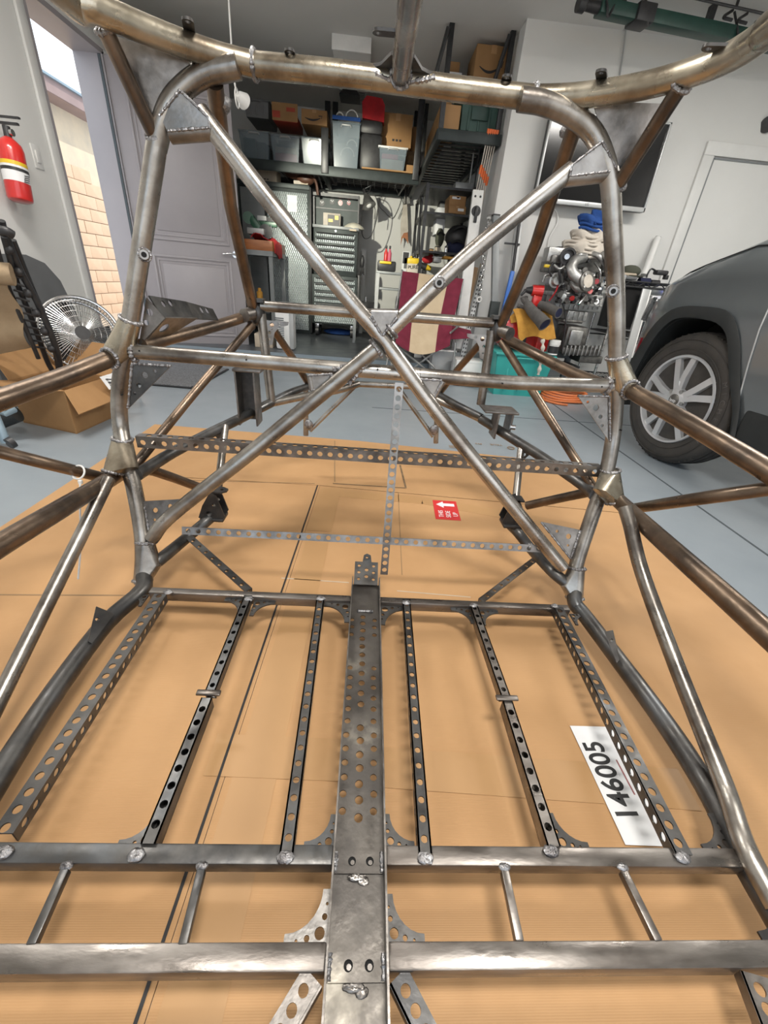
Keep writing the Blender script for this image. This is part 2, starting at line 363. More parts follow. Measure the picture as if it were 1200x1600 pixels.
# interior door on the front wall, right
d2 = struct(thing('door_2', None, None, (3.5, 4.9, 0)))
B('door_leaf', (3.53, 4.895, 1.06), (.90, .02, 2.12), 'wall', d2)
B('casing', (3.03, 4.885, 1.0675), (.10, .03, 2.135), 'trimw', d2, .004)
B('casing', (3.53, 4.885, 2.185), (1.1, .03, .10), 'trimw', d2, .006)
B('door_stop', (3.09, 4.882, 1.06), (.012, .012, 2.12), 'grey', d2)
B('door_stop', (3.53, 4.882, 2.118), (.88, .012, .012), 'grey', d2)
# ---- outside the doorway: neighbour's block wall, stucco band and eave
struct(B('ground', (-4.6, 6.0, -.12), (4.1, 9.0, .1), 'ground'))
nb = thing('neighbour_house', 'sunlit tan block and stucco house wall with brown eave seen through open side door', 'house', (-5.1, 8.0, -.1))
B('mortar_core', (-5.10, 8.2, .9), (.16, 5.6, 2.05), 'mortar', nb)
bm0 = None
for r in range(12):
    for k in range(11):
        y = 5.7 + k * .505 + (r % 2) * .2525; z = 0 + r * .186
        if r >= 11 and 0.5 < math.sin(k * 2.1 + r): continue
        if bm0 is None:
            bm0 = G().box((0, 0, 0), (.05, .497, .178), None, .005).done('block', 'block', nb, False); o = bm0
        else:
            o = bm0.copy(); COL.objects.link(o); o.parent = nb
        o.location = (.095 + random.uniform(-.004, .004), y - 8.0, z + .1)
B('stucco_band', (-5.08, 8.2, 2.36), (.16, 5.6, .98), 'stucco', nb)
B('soffit', (-4.94, 8.2, 2.86), (.5, 5.8, .04), 'eave', nb)
B('fascia', (-4.70, 8.2, 2.93), (.04, 5.8, .17), 'eave', nb)
B('drip_edge', (-4.67, 8.2, 3.02), (.07, 5.8, .03), 'bluegrey', nb)
# wall fittings
sw = thing('light_switch', 'white rocker light switch plate on left wall beside the doorway', 'switch', (-2.4,3.808,1.475))
c = V((-2.4,3.808,1.475)); B('plate', c + V((.004, 0, 0)), (.008, .085, .135), 'white', sw, .003); B('rocker', c + V((.011, 0, 0)), (.008, .036, .07), 'trimw', sw, .003)
ex = thing('fire_extinguisher', 'red fire extinguisher with white label hung on left wall', 'extinguisher', (-2.30, 3.40, 1.12))
a, b = V((-2.30, 3.375, 1.17)), V((-2.30, 3.425, 1.50)); ax = (b - a).normalized()
G().lathe(a, ax, [(0, .05), (.008, .064), (.02, .068), (.27, .068), (.30, .060), (.325, .035), (.335, .022)], 28).done('cylinder', 'red', ex)
G().lathe(a, ax, [(.10, .0685), (.10, .0692), (.20, .0692), (.20, .0685)], 28).done('label', 'paper', ex)
G().lathe(a, ax, [(.185, .0694), (.185, .0698), (.205, .0698), (.205, .0694)], 28).done('label_stripe', 'yellow', ex)
G().lathe(a, ax, [(.155, .0694), (.155, .0705), (.172, .0705), (.172, .0694)], 28).done('strap', 'black', ex)
for k in range(4):
    z = .108 + k * .011; G().box(a + ax * z + V((.0685, -.012 + .004 * k, 0)), (.004, .04, .004)).done('label_print', 'ink', ex)
g = G(); g.cyl(a + ax * .33, a + ax * .39, .02); g.box(a + ax * .405 + V((.02, 0, 0)), (.11, .022, .012)); g.box(a + ax * .43 + V((.03, 0, .006)), (.12, .02, .010)); g.done('valve_handle', 'black', ex)
G().cyl(a + ax * .36 + V((.02, 0, 0)), a + ax * .36 + V((.035, 0, 0)), .018).done('gauge', 'chrome', ex)
# ceiling fixtures
v1 = thing('ceiling_box', 'white surface mounted box on the ceiling behind the front tube', 'fixture', (-.32, 5.75, CH))
B('housing', (-.32, 5.9, CH - .05), (.36, .7, .1), 'ceil', v1, .006); B('front_cover', (-.32, 5.54, CH - .05), (.37, .03, .11), 'white', v1, .004)
v2 = thing('ceiling_vent', 'flat grey ceiling vent above the storage shelf', 'vent', (-.36, 7.0, CH))
B('vent_frame', (-.36, 7.02, CH - .008), (.34, .44, .016), 'lgrey', v2)
for k in range(7): B('slat', (-.36, 6.85 + k * .055, CH - .02), (.28, .03, .01), 'grey', v2)

# ---------------------------------------------------------------- flattened cardboard on the floor
def lerp(a, b, t): return V(a) + (V(b) - V(a)) * t
def sheet(name, label, pts, z, mat='card', group=None):
    t = thing(name, label, 'cardboard', (sum(p[0] for p in pts) / len(pts), sum(p[1] for p in pts) / len(pts), z))
    g = G(); g.prism([(p[0], p[1], z) for p in pts], (0, 0, .004)); g.done('panel', mat, t); return t
sA, sB2 = V((-0.2054,1.854,0)), V((-0.2509,0.3634,0)); sdir = (sB2 - sA).normalized(); sC = sA + sdir * 2.05
off = V((.004, 0, 0))
yt = sA.y
cl = sheet('cardboard_sheet', 'large flattened cardboard sheet under left half of the tube frame', [(-1.33, yt), (sA.x - .0007, yt), (sC.x - .0007, sC.y), (-1.36, -.45)], .0005)
cr = sheet('cardboard_sheet', 'large flattened cardboard sheet with red label under right half of the frame', [(sA.x + .0007, yt - .003), (1.38, yt - .118), (1.37, -.45), (sC.x + .0007, sC.y)], .0005)
cf = sheet('cardboard_sheet', 'far flattened cardboard sheet with faded print behind the rear hoop', [(-1.331,2.593,0), (-0.0358,2.53,0), (1.18,2.385,-0), (1.39, 2.28, 0), (1.39, yt - .112, 0), (sA.x + .002, yt + .003, 0), (-1.33, yt + .006, 0)], .0008)
def strip(name, a, b, wd, z, mat, par, th=.0006):
    a, b = V(a), V(b); d = (b - a).normalized(); n = V((-d.y, d.x, 0)) * wd / 2
    G().prism([(a - n).to_tuple()[:2] + (z,), (b - n).to_tuple()[:2] + (z,), (b + n).to_tuple()[:2] + (z,), (a + n).to_tuple()[:2] + (z,)], (0, 0, th)).done(name, mat, par)
ZS = .0046
strip('packing_tape', (0.2969,1.759,0), (0.9967,1.577,0), .075, ZS, 'tape', cr)
strip('packing_tape', (-0.1826,1.787,0), (0.2969,1.759,0), .075, ZS, 'tape', cr)
strip('packing_tape', sA + V((.055, -.02, 0)), sA + sdir * .42 + V((.055, 0, 0)), .10, ZS + .0007, 'tape', cr)
strip('packing_tape', sA + sdir * .5 + V((.06, 0, 0)), sC + V((.06, 0, 0)), .09, ZS, 'tape', cr)
strip('packing_tape', (-0.291,0.5249,0), (0.0261,0.5176,0), .09, ZS + .0007, 'tape', cl)
strip('packing_tape', (0.0819,0.5051,0), (0.7469,0.4701,0), .085, ZS + .0007, 'tape', cr)
strip('fold_crease', (-1.139,0.9828,0), (-0.6963,1.008,0), .005, ZS, 'inkfaint', cl)
strip('fold_crease', (-0.8164,1.829,0), (-0.2329,1.872,0), .004, ZS, 'cardedge', cl)
strip('fold_crease', (-0.1447,1.884,0), (0.2245,1.881,0), .009, ZS + .001, 'cardedge', cr)
strip('fold_crease', (-0.2552,1.125,0), (-0.0253,1.117,0), .004, ZS, 'creambox', cr)
strip('fold_crease', (0.1388,1.085,0), (0.3889,1.069,0), .004, ZS, 'creambox', cr)
strip('fold_crease', (0.1828,1.833,0), (0.1617,1.173,0), .003, ZS, 'inkfaint', cr)
strip('fold_crease', (-0.1847,2.502,0), (-0.137,1.907,0), .005, .0050, 'inkfaint', cf)
strip('fold_crease', (0.2118,2.175,-0), (0.2245,1.881,0), .010, .0050, 'cardedge', cf)
strip('fold_crease', (0.2439,2.161,0), (1.175,2.191,0), .006, .0050, 'tape', cf)
# seam between the two big sheets: dark gap with marker line
strip('marker_line', sA - V((.012, 0, 0)), sC - V((.012, 0, 0)), .0055, ZS + .0013, 'ink', cl)
# faded print on the far sheet (upside down)
for k, (x0, x1, y) in enumerate(((738, 762, 695), (766, 786, 697))):
    text('faded_print', ('TRUE', 'PN')[k], .035, 'inkfaint', cf, V((0.8881,2.628,0)) + V((.0 - k * .12, 0, .0050)), (-1, 0, 0), (0, -1, 0))
g = G(); g.torus(V((0.9763,2.583,0)) + V((0, 0, .005)), (0, 0, 1), .022, .0025, 24, 6); g.done('faded_print_oval', 'inkfaint', cf)
for k in range(4): B('faded_print_bar', V((0.5972,2.539,-0)) + V((.0, .012 * k - .02, .005)), (.09, .005, .0006), 'inkfaint', cf)
# red THIS SIDE UP label stuck on the right sheet
P = [V(p) for p in ((0.3461,1.765,-0), (0.461,1.765,-0), (0.452,1.582,0), (0.3378,1.584,0))]   # far-left, far-right, near-right, near-left
lb = G().prism([(p.x, p.y, ZS + .0008) for p in P], (0, 0, .0004)).done('this_side_up_label', 'paperred', cr); tag(lb, 'red THIS SIDE UP shipping label')
ctr = sum(P, V()) / 4; W1 = ((P[0] + P[3]) / 2 - (P[1] + P[2]) / 2); U1 = ((P[0] + P[1]) / 2 - (P[3] + P[2]) / 2); lw, lh = U1.length, W1.length
Un, Wn = U1.normalized(), W1.normalized(); up = V((0, 0, ZS + .0014))
for k, wd in enumerate(('THIS', 'SIDE', 'UP')):
    text('label_print', wd, lh * .27, 'paper', lb, ctr - Un * lw * .22 + Wn * lh * (.24 - .29 * k) + up, Un, Wn)
q = ctr + Un * lw * .27 + up
G().prism([q + Wn * lh * x + Un * lw * y for x, y in ((.38, 0), (.08, .17), (.08, .07), (-.38, .07), (-.38, -.07), (.08, -.07), (.08, -.17))], (0, 0, .0004)).done('label_arrow', 'paper', lb)
# white paper 146005 lying on the cardboard
A_, B_, C_, D_ = (V(p) for p in ((0.5383,0.6093,0), (0.6534,0.609,0), (0.643,0.3636,0), (0.5449,0.366,0)))
pz = .0075
pp_ = thing('paper_sheet', 'white paper strip printed 146005 tucked under the perforated bar at right', 'paper', (D_.x, D_.y, .006))
G().prism([(p.x, p.y, pz) for p in (A_, B_, C_, D_)], (0, 0, .0004)).done('sheet', 'paper', pp_)
ud = (A_ - D_).normalized(); wd_ = V((-ud.y, ud.x, 0))
text('printed_number', '146005', .066, 'ink', pp_, lerp(D_, A_, .50) - wd_ * .036 + V((0, 0, pz + .0008)), ud, wd_, font_scale=.84, bold=.018)
strip('printed_line', lerp(D_, A_, .66) - wd_ * .072, lerp(D_, A_, .36) - wd_ * .072, .003, pz + .0006, 'inkred', pp_)

# ---------------------------------------------------------------- the tube chassis
CX = .034
ch = thing('tube_chassis', 'bare welded steel tube buggy chassis with X braced hoop standing on cardboard', 'chassis', (CX, .6, 0))
RH, RB, RC = .0222, .0205, .0195
def ring(p, d, r, n=16):
    u, q, _ = frame(d); p = V(p); return [p + (u * math.cos(2 * PI * k / n) + q * math.sin(2 * PI * k / n)) * r for k in range(n)]
def weld(p, d, r, th=.0050): G().torus(p, d, r, th, 60, 7, .32).done('weld_bead', 'weld', ch)
def blob(p, r, sq=(1, .8, .35), mat='weld'):
    g = G(); g.ball(p, r, 16, sq)
    for v in g.bm.verts: v.co += V([random.uniform(-1, 1) * r * .10 for _ in range(3)])
    g.done('weld_bead', mat, ch, True, 80)
def weldline(pts, th=.004, n=None):
    pts = [V(p) for p in pts]; L = sum((b - a).length for a, b in zip(pts, pts[1:])); n = n or max(14, int(L / .003)); out = []; rad = []
    for i in range(n + 1):
        s = L * i / n
        for a, b in zip(pts, pts[1:]):
            l = (b - a).length
            if s <= l + 1e-6: out.append(a + (b - a) * (s / l)); break
            s -= l
        else: out.append(pts[-1])
        rad.append(th * random.uniform(.6, 1.35))
    G().sweep(out, rad, 7).done('weld_bead', 'weld', ch)
def on(pts, L): a, b = V(pts[-2]), V(pts[-1]); return list(pts) + [tuple(b + (b - a).normalized() * L)]
def ct(name, pts, r, mat='steel', smooth=8): return T(name, pts, r, mat, ch, 20, smooth)
YH = 1.235
# main hoop legs
HL = [(-0.6399,0.989,0.0701), (-0.6442,1.051,0.1828), (-0.6733,1.12,0.3074), (-0.702,1.167,0.393), (-0.7309,1.225,0.4784), (-0.7147,1.235,0.5795), (-0.6736,1.235,0.6912), (-0.6273,1.235,0.8109), (-0.5276,1.235,1.08), (-0.5042,1.24,1.147), (-0.4709,1.24,1.208), (-0.4308,1.245,1.247), (-0.3828,1.25,1.274), (-0.3134,1.25,1.291)]
HR = [(0.6913,1,0.0904), (0.694,1.045,0.1711), (0.7363,1.123,0.3143), (0.7708,1.181,0.4197), (0.7807,1.225,0.5202), (0.765,1.235,0.6067), (0.7282,1.235,0.719), (0.6622,1.235,0.9001), (0.5974,1.235,1.055), (0.5583,1.24,1.153), (0.5237,1.24,1.206), (0.4827,1.245,1.248), (0.4286,1.25,1.274), (0.3605,1.25,1.288), (0.3044,1.25,1.29)]
for H in (HL, HR): ct('hoop_tube', H, RH, 'steel')
# roof ring: rear bar, bent sides, middle tube
ZH = 1.305
RR = .0228
mid = [(-0.2849,1.281,1.305), (-0.1133,1.274,1.305), (0.0317,1.278,1.305), (0.175,1.284,1.305), (0.3431,1.284,1.305)]
ct('roof_rear_bar', mid, RR, 'steel_halo')
sl_ = [(-0.2849,1.281,1.305), (-0.3446,1.26,1.305), (-0.3998,1.228,1.305), (-0.4565,1.183,1.305), (-0.4973,1.143,1.305), (-0.5332,1.105,1.305), (-0.5606,1.061,1.305)]
sr_ = [(0.3431,1.284,1.305), (0.4166,1.255,1.305), (0.4826,1.21,1.305), (0.5371,1.157,1.305), (0.5802,1.09,1.305), (0.6049,1.015,1.305), (0.6021,0.9305,1.305), (0.5845,0.8505,1.305)]
sl_.append((V(sl_[-1]) + V((0, -.55, .03))).to_tuple()); sr_.append((V(sr_[-1]) + V((-.03, -.60, .03))).to_tuple())
ct('roof_side_tube', sl_, RR, 'steel_halo'); ct('roof_side_tube', sr_, RR, 'steel_halo')
for p, q in ((mid[0], mid[1]), (mid[-1], mid[-2])): weld(p, V(q) - V(p), RR + .001, .0045)
ct('roof_middle_tube', [(0.0366,1.297,1.31), (0.035,1.101,1.31), (0.035,0.9788,1.31), (0.0335,0.8605,1.31), (0.03,0.6942,1.31)], .0205, 'steel_bright')
pm = V((0.0362,1.281,1.305))
for s in (-1, 1):
    G().plate3([pm + V((s * .018, -.018, .014)), pm + V((s * .075, -.012, .013)), pm + V((s * .045, -.032, .016)), pm + V((s * .024, -.075, .018)), pm + V((s * .018, -.07, .018))], (), .006).done('gusset_plate', 'steel_black', ch)
    weldline([pm + V((s * .02, -.022, -.006)), pm + V((s * .05, -.024, .000)), pm + V((s * .075, -.018, .008))], .005)
weld(pm + V((0, -.026, .003)), (0, 1, 0), .021)
def tab(p, q, wdir, wd=.022, hole=.0055):   # rounded mounting tab from p out to q
    p, q = V(p), V(q); U = (q - p); L = U.length; U.normalize(); W = V(wdir); W = (W - U * W.dot(U)).normalized()
    out = [(-.004, -wd / 2), (L - wd / 2, -wd / 2)] + [(L - wd / 2 + wd / 2 * math.cos(a), wd / 2 * math.sin(a)) for a in [(-PI / 2 + PI * k / 8) for k in range(1, 8)]] + [(L - wd / 2, wd / 2), (-.004, wd / 2)]
    G().plate(p, U, W, out, [(L - wd / 2, 0, hole)], .0045).done('mounting_tab', 'steel_black', ch)
tab((-0.4143,1.268,1.325), (-0.3839,1.171,1.325), (1, .3, 0)); tab((-0.2096,1.318,1.325), (-0.2034,1.25,1.325), (1, .2, 0)); tab((0.2849,1.322,1.325), (0.268,1.252,1.325), (1, 0, 0)); tab((0.4786,1.241,1.325), (0.4437,1.179,1.325), (1, -.2, 0))
tab((0.0277,1.08,1.31), (-0.0257,1.083,1.31), (0, 1, 0)); tab((0.6036,1.005,1.315), (0.5579,1.029,1.32), (0, 1, 0))
# corner struts and closing plates under the roof ring
def corner(S0, S1, side, gp):
    ct('roof_strut_tube', [S0, S1], .0155, 'steel_brown', 0)
    weld(S0, V(S1) - V(S0), .016); weld(S1, V(S1) - V(S0), .016)
    G().plate3(gp, (), .004).done('gusset_plate', 'plate', ch)
corner((-0.5332,1.147,1.29), (-0.5067,1.235,1.159), -1, [(-0.5445,1.21,1.303), (-0.4105,1.235,1.286), (-0.4295,1.235,1.249), (-0.4668,1.235,1.219), (-0.4951,1.235,1.183), (-0.5072,1.23,1.166)])
corner((0.5778,1.097,1.29), (0.5729,1.235,1.158), 1, [(0.6099,1.21,1.297), (0.462,1.235,1.296), (0.5004,1.235,1.249), (0.5406,1.235,1.212), (0.559,1.235,1.179)])
# X braces of the hoop: one tube each down to the feet
YC = 1.19
BA = [(-0.4036,1.245,1.209), (-0.2139,1.22,1.016), (-0.0453,1.195,0.8537), (0.0383,1.185,0.7762), (0.245,1.14,0.5577), (0.6504,1.042,0.1657)]
BB1 = [(0.4562,1.245,1.177), (0.2602,1.22,1.009), (0.1673,1.205,0.9206), (0.0534,1.19,0.8036)]
BB2 = [(0.0193,1.185,0.7539), (-0.1954,1.15,0.567), (-0.3302,1.12,0.4508), (-0.556,1.07,0.2639), (-0.6185,1.054,0.189)]
for b, m in ((BA, 'steel_bright'), (BB1, 'steel_bright'), (BB2, 'steel')): ct('brace_tube', b, RB, m, 6)
weld(BB1[-1], V(BB1[-1]) - V(BB1[-2]), RB + .003); weld(BB2[0], V(BB2[0]) - V(BB2[1]), RB + .003)
# cross tube in three lengths between hoop legs and braces
X1, X2, X3, X4 = (-0.6618,1.235,0.6904), (-0.0531,1.195,0.6937), (0.1439,1.195,0.6923), (0.7233,1.235,0.6946)
ct('cross_tube', [X1, (-0.3626,1.21,0.6941), X2], RC, 'steel', 0); ct('cross_tube', [X2, X3], RC, 'steel_bright', 0); ct('cross_tube', [X3, (0.4152,1.21,0.6873), X4], RC, 'steel', 0)
for p, d in (((-0.6497,1.235,0.6904), (1, 0, 0)), ((0.7077,1.235,0.6944), (1, 0, 0))): weld(p, d, RC + .003, .006)
for p, q in (((-0.0956,1.175,0.6927), (-0.027,1.18,0.7168)), ((-0.0486,1.165,0.6606), (-0.0013,1.17,0.7253)), ((0.0906,1.17,0.7237), (0.1333,1.17,0.6863)), ((0.1056,1.165,0.6767), (0.1555,1.165,0.6751))): weldline([p, lerp(p, q, .5), q], .007)
for p in ((-0.6249,1.215,0.6976), (-0.3308,1.19,0.6998), (0.0261,1.172,0.7037), (0.3808,1.188,0.6879), (0.6815,1.214,0.6945), (-0.699,1.212,0.5734), (0.783,1.21,0.5714), (-0.6879,1.117,0.3033), (0.7541,1.132,0.3294)):
    G().cyl(V(p) + V((0, -.003, .0)), V(p) + V((0, .004, 0)), .0022, None, 10).done('pilot_hole', 'dark', ch)
# folded gussets with a rolled lip (the six small ones of the X)
def lip_gusset(poly, a, b, back=.02, drop=.016, mat='plate_bright'):
    G().plate3(poly, (), .004).done('gusset_plate', mat, ch)
    rows = []; a, b = V(a), V(b)
    for k in range(7):
        th = PI / 2 * k / 6; o_ = V((0, back * (1 - math.cos(th)), -drop * math.sin(th)))
        rows.append([a + o_, lerp(a, b, .5) + o_, b + o_])
    G().grid(rows, .003).done('gusset_lip', mat, ch)
    P = [V(p) + V((0, -.003, 0)) for p in poly]
    weldline(P[1:] + [P[0]], .003)
yg = 1.222
lip_gusset([(-0.4706,1.222,1.166), (-0.4828,1.222,1.19), (-0.4319,1.222,1.235), (-0.378,1.222,1.196), (-0.3774,1.222,1.179)], (-0.4706,1.222,1.166), (-0.3774,1.222,1.179))
lip_gusset([(0.5372,1.222,1.177), (0.5498,1.222,1.185), (0.5014,1.222,1.227), (0.4449,1.222,1.181), (0.4464,1.222,1.161)], (0.4464,1.222,1.161), (0.5372,1.222,1.177))
G().plate3([(-0.0039,1.172,0.8285), (0.0319,1.172,0.7899), (0.0702,1.172,0.8325), (0.0606,1.172,0.8467), (0.0051,1.172,0.8425)], (), .004).done('gusset_plate', 'plate_bright', ch)
G().cyl((0.0003,1.182,0.84), (0.068,1.182,0.8436), .011, None, 14).done('gusset_lip', 'plate_bright', ch)
weldline([(0.0007,1.168,0.8336), (0.032,1.168,0.7888), (0.0664,1.168,0.8355)], .0035)
for pl, la, lb_ in (([(-0.1595,1.172,0.6751), (-0.0952,1.172,0.6831), (-0.1246,1.172,0.6379), (-0.1529,1.172,0.6359)], (-0.1582,1.175,0.6712), (-0.1516,1.175,0.6335)), ([(0.1415,1.165,0.6879), (0.2036,1.165,0.6889), (0.1873,1.165,0.6386), (0.1783,1.165,0.638)], (0.2081,1.168,0.6851), (0.1877,1.168,0.6379))):
    G().plate3(pl, (), .004).done('gusset_plate', 'plate_bright', ch); G().cyl(la, lb_, .008, None, 12).done('gusset_lip', 'plate_bright', ch)
    weldline([V(p) + V((0, -.004, 0)) for p in pl], .0032)
# drilled flat gussets below the cross tube and above the feet
def flat_gusset(pts, holes, mat='plate'):
    G().plate3(pts, holes, .004).done('drilled_gusset', mat, ch); P = [V(p) + V((0, -.004, .0)) for p in pts]
    weldline([P[0], P[1]], .0035); weldline([P[0], P[2]], .0035)
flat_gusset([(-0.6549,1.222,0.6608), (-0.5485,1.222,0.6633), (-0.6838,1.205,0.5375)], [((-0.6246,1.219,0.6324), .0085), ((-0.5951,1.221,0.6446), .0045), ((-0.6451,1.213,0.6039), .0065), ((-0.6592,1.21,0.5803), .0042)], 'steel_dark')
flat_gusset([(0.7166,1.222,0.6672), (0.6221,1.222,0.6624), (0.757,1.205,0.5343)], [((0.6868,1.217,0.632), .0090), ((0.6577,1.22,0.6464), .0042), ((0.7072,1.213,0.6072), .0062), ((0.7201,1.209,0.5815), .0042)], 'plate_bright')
flat_gusset([(-0.623,1.062,0.2023), (-0.6481,1.108,0.2869), (-0.5124,1.116,0.3003)], [((-0.6115,1.096,0.2651), .0075), ((-0.5692,1.103,0.2773), .0068), ((-0.612,1.082,0.2398), .0042)], 'plate')
flat_gusset([(0.6735,1.057,0.1935), (0.6993,1.101,0.2732), (0.5708,1.11,0.2904)], [((0.663,1.09,0.2537), .0085), ((0.6245,1.097,0.2662), .0052), ((0.6626,1.076,0.2287), .0042)], 'plate')
# threaded bungs welded into tubes
for p in ((-0.5653,1.215,0.9257), (0.1663,1.186,0.9207), (0.6279,1.215,0.9364)):
    p = V(p); d = (V((CX, 0, .95)) - p).normalized(); d = V((d.x * .6, d.y, d.z * .3)).normalized()
    G().lathe(p, d, [(-.012, .0135), (.006, .0125), (.010, .0105)], 24).done('threaded_bung', 'plate_bright', ch)
    G().cyl(p + d * .0095, p + d * .0106, .0062, None, 18).done('bung_bore', 'dark', ch); weld(p + d * .001, d, .0135, .003)
# side tubes running forward to the camera
DL, DR = [(-0.7117,1.22,0.6705), (-0.755,1.057,0.6446), (-0.785,0.9109,0.6302), (-0.8,0.8144,0.6202)], [(0.7743,1.22,0.6886), (0.795,0.9668,0.6661), (0.83,0.7616,0.6366), (0.85,0.6313,0.6151)]
SLp, SRp = [(-0.7412,1.19,0.3382), (-0.7,0.8644,0.3933), (-0.7,0.69,0.4086), (-0.7,0.5797,0.413)], [(0.8029,1.17,0.3725), (0.735,0.7862,0.4194), (0.735,0.6417,0.4211), (0.735,0.4963,0.4221)]
ct('door_bar_tube', on(DL, .6), RH, 'steel_brown', 4); ct('door_bar_tube', on(DR, .5), RH, 'steel_brown', 4)
ct('side_rail_tube', on(SLp, .35), RH, 'steel_brown', 4); ct('side_rail_tube', on(SRp, .3), RH, 'steel_brown', 4)
ct('outer_brace_tube', [(-0.7694,1.16,0.3286), (-0.8,1.006,0.4382), (-0.86,0.9451,0.4932), (-0.9,0.9066,0.5299), (-0.93,0.8481,0.5836)], .0155, 'steel_brown', 4)
ct('outer_brace_tube', [(0.8462,1.13,0.3409), (0.8,0.871,0.5098), (0.86,0.7685,0.5941), (0.9,0.7112,0.6446)], .0155, 'steel_brown', 4)
ct('outer_diagonal_tube', [(-0.695,1.053,0.3833), (-0.7,1,0.3489), (-0.715,0.829,0.2414), (-0.72,0.6786,0.1605), (-0.715,0.5356,0.0984), (-0.71,0.4099,0.0448)], .0165, 'steel', 4)
ct('outer_diagonal_tube', [(0.705,0.9546,0.438), (0.715,0.9184,0.4005), (0.73,0.8277,0.3127), (0.735,0.6191,0.2025), (0.735,0.4259,0.1162), (0.6999,0.3266,0.11), (0.6983,0.247,0.095)], .0175, 'steel', 5)
# elbow gussets (folded sheet bridging hoop and side tubes)
def elbow(ringspec, mat='steel_halo'):
    pts = []
    for p, d, r in ringspec: pts += ring(p, d, r)
    G().hull(pts).done('elbow_gusset', mat, ch, True, 24)
    for p, d, r in ringspec[:2]: weld(p, d, r - .0005, .0048)
def dv(a, b): return V(b) - V(a)
elbow([((-0.6425,1.235,0.7713), dv(HL[6], HL[7]), RH + .004), ((-0.7076,1.21,0.6725), dv(DL[0], DL[1]), RH + .004), ((-0.6771,1.23,0.6799), (0, 0, 1), RH + .002)])
elbow([((0.7079,1.235,0.7747), dv(HR[6], HR[7]), RH + .004), ((0.7673,1.21,0.6923), dv(DR[0], DR[1]), RH + .004), ((0.7447,1.23,0.6879), (0, 0, 1), RH + .002)])
elbow([((-0.7205,1.2,0.4438), dv(HL[4], HL[5]), RH + .0045), ((-0.7246,1.125,0.3684), (-.2, -.5, -1), RH + .0035), ((-0.6794,1.13,0.3794), dv(HL[2], HL[3]), RH + .003)])
elbow([((0.7817,1.185,0.4476), dv(HR[4], HR[5]), RH + .0045), ((0.7796,1.1,0.376), (.2, -.5, -1), RH + .0035), ((0.7291,1.11,0.4073), dv(HR[2], HR[3]), RH + .003)])
elbow([((-0.6347,1.048,0.1782), (0, .5, 1), RH + .003), ((-0.6385,0.9937,0.0786), (0, .5, 1), RH + .003), ((-0.6038,1.02,0.1256), (.6, .5, 1), .018)], 'steel')
elbow([((0.6964,1.042,0.1658), (0, .5, 1), RH + .003), ((0.696,0.9964,0.0834), (0, .5, 1), RH + .003), ((0.6639,1.017,0.1216), (-.6, .5, 1), .018)], 'steel')
# floor side rails
FL = [(-0.6377,1.004,0.0972), (-0.6156,0.9439,0.085), (-0.6494,0.8216,0.078), (-0.6481,0.6456,0.078), (-0.6363,0.4975,0.078), (-0.6162,0.3385,0.078)]
FR = [(0.6945,1.008,0.1049), (0.6835,0.9642,0.085), (0.6974,0.9138,0.078), (0.7266,0.6072,0.078), (0.727,0.4345,0.078), (0.708,0.3157,0.078), (0.7014,0.2219,0.078)]
ct('floor_rail_tube', on(FL, .3), RH, 'steel_dark', 4); ct('floor_rail_tube', on(FR, .25), RH, 'steel_dark', 4)
for q in ((((-0.6642,0.8224,0.13), (-0.6413,0.7332,0.1), (-0.633,0.7322,0.095), (-0.6297,0.8281,0.1)), (-0.6484,0.7929,0.115)), (((0.7091,0.8114,0.13), (0.6979,0.8184,0.11), (0.6854,0.7255,0.1), (0.6982,0.7302,0.1)), (0.6994,0.7859,0.115))):
    p = [V(a) for a in q[0]]; G().plate3(p, [(q[1], .005)], .004).done('harness_tab', 'steel_black', ch)
# foot tubes bending in behind the hoop
ct('foot_tube', [(-0.6164,1.015,0.1166), (-0.593,1.06,0.1255), (-0.5847,1.2,0.1006), (-0.5329,1.25,0.1376), (-0.5133,1.3,0.1437)], .0185, 'steel_dark'); ct('foot_tube', [(0.6681,1.018,0.1217), (0.6299,1.06,0.1376), (0.6127,1.2,0.1252), (0.5693,1.24,0.1644), (0.5588,1.29,0.1626)], .0185, 'steel_dark')
# rear cage
NL, NR = V((-0.4237,1.72,0.7697)), V((0.488,1.72,0.7798))
ct('rear_cross_tube', [(-0.4077,1.72,0.7967), (0.4656,1.72,0.803)], .0185, 'steel', 0)
ct('rear_brace_tube', [(-0.3699,1.26,1.263), (-0.426,1.5,1.072), (-0.4369,1.72,0.7817)], .0185, 'steel_brown', 0); ct('rear_brace_tube', [(0.4463,1.26,1.264), (0.5003,1.52,1.051), (0.4959,1.72,0.7895)], .0185, 'steel_brown', 0)
blob((-0.3739,1.3,1.242), .026, (1, 1, .7)); blob((0.4547,1.3,1.259), .026, (1, 1, .7))
ct('rear_side_tube', [(-0.638,1.26,0.7037), (-0.6073,1.38,0.7119), (-0.5236,1.6,0.7359), (-0.4593,1.7,0.7599)], .0185, 'steel_brown', 6); ct('rear_side_tube', [(0.7165,1.26,0.6885), (0.6798,1.42,0.6943), (0.6159,1.6,0.7188), (0.5206,1.7,0.7548)], .0185, 'steel_brown', 6)
ct('rear_diagonal_tube', [(-0.4406,1.7,0.7308), (-0.5985,1.45,0.5199), (-0.7147,1.21,0.3463)], .0145, 'steel_brown', 0); ct('rear_diagonal_tube', [(0.5083,1.7,0.7424), (0.6267,1.45,0.5657), (0.7659,1.21,0.3687)], .0145, 'steel_brown', 0)
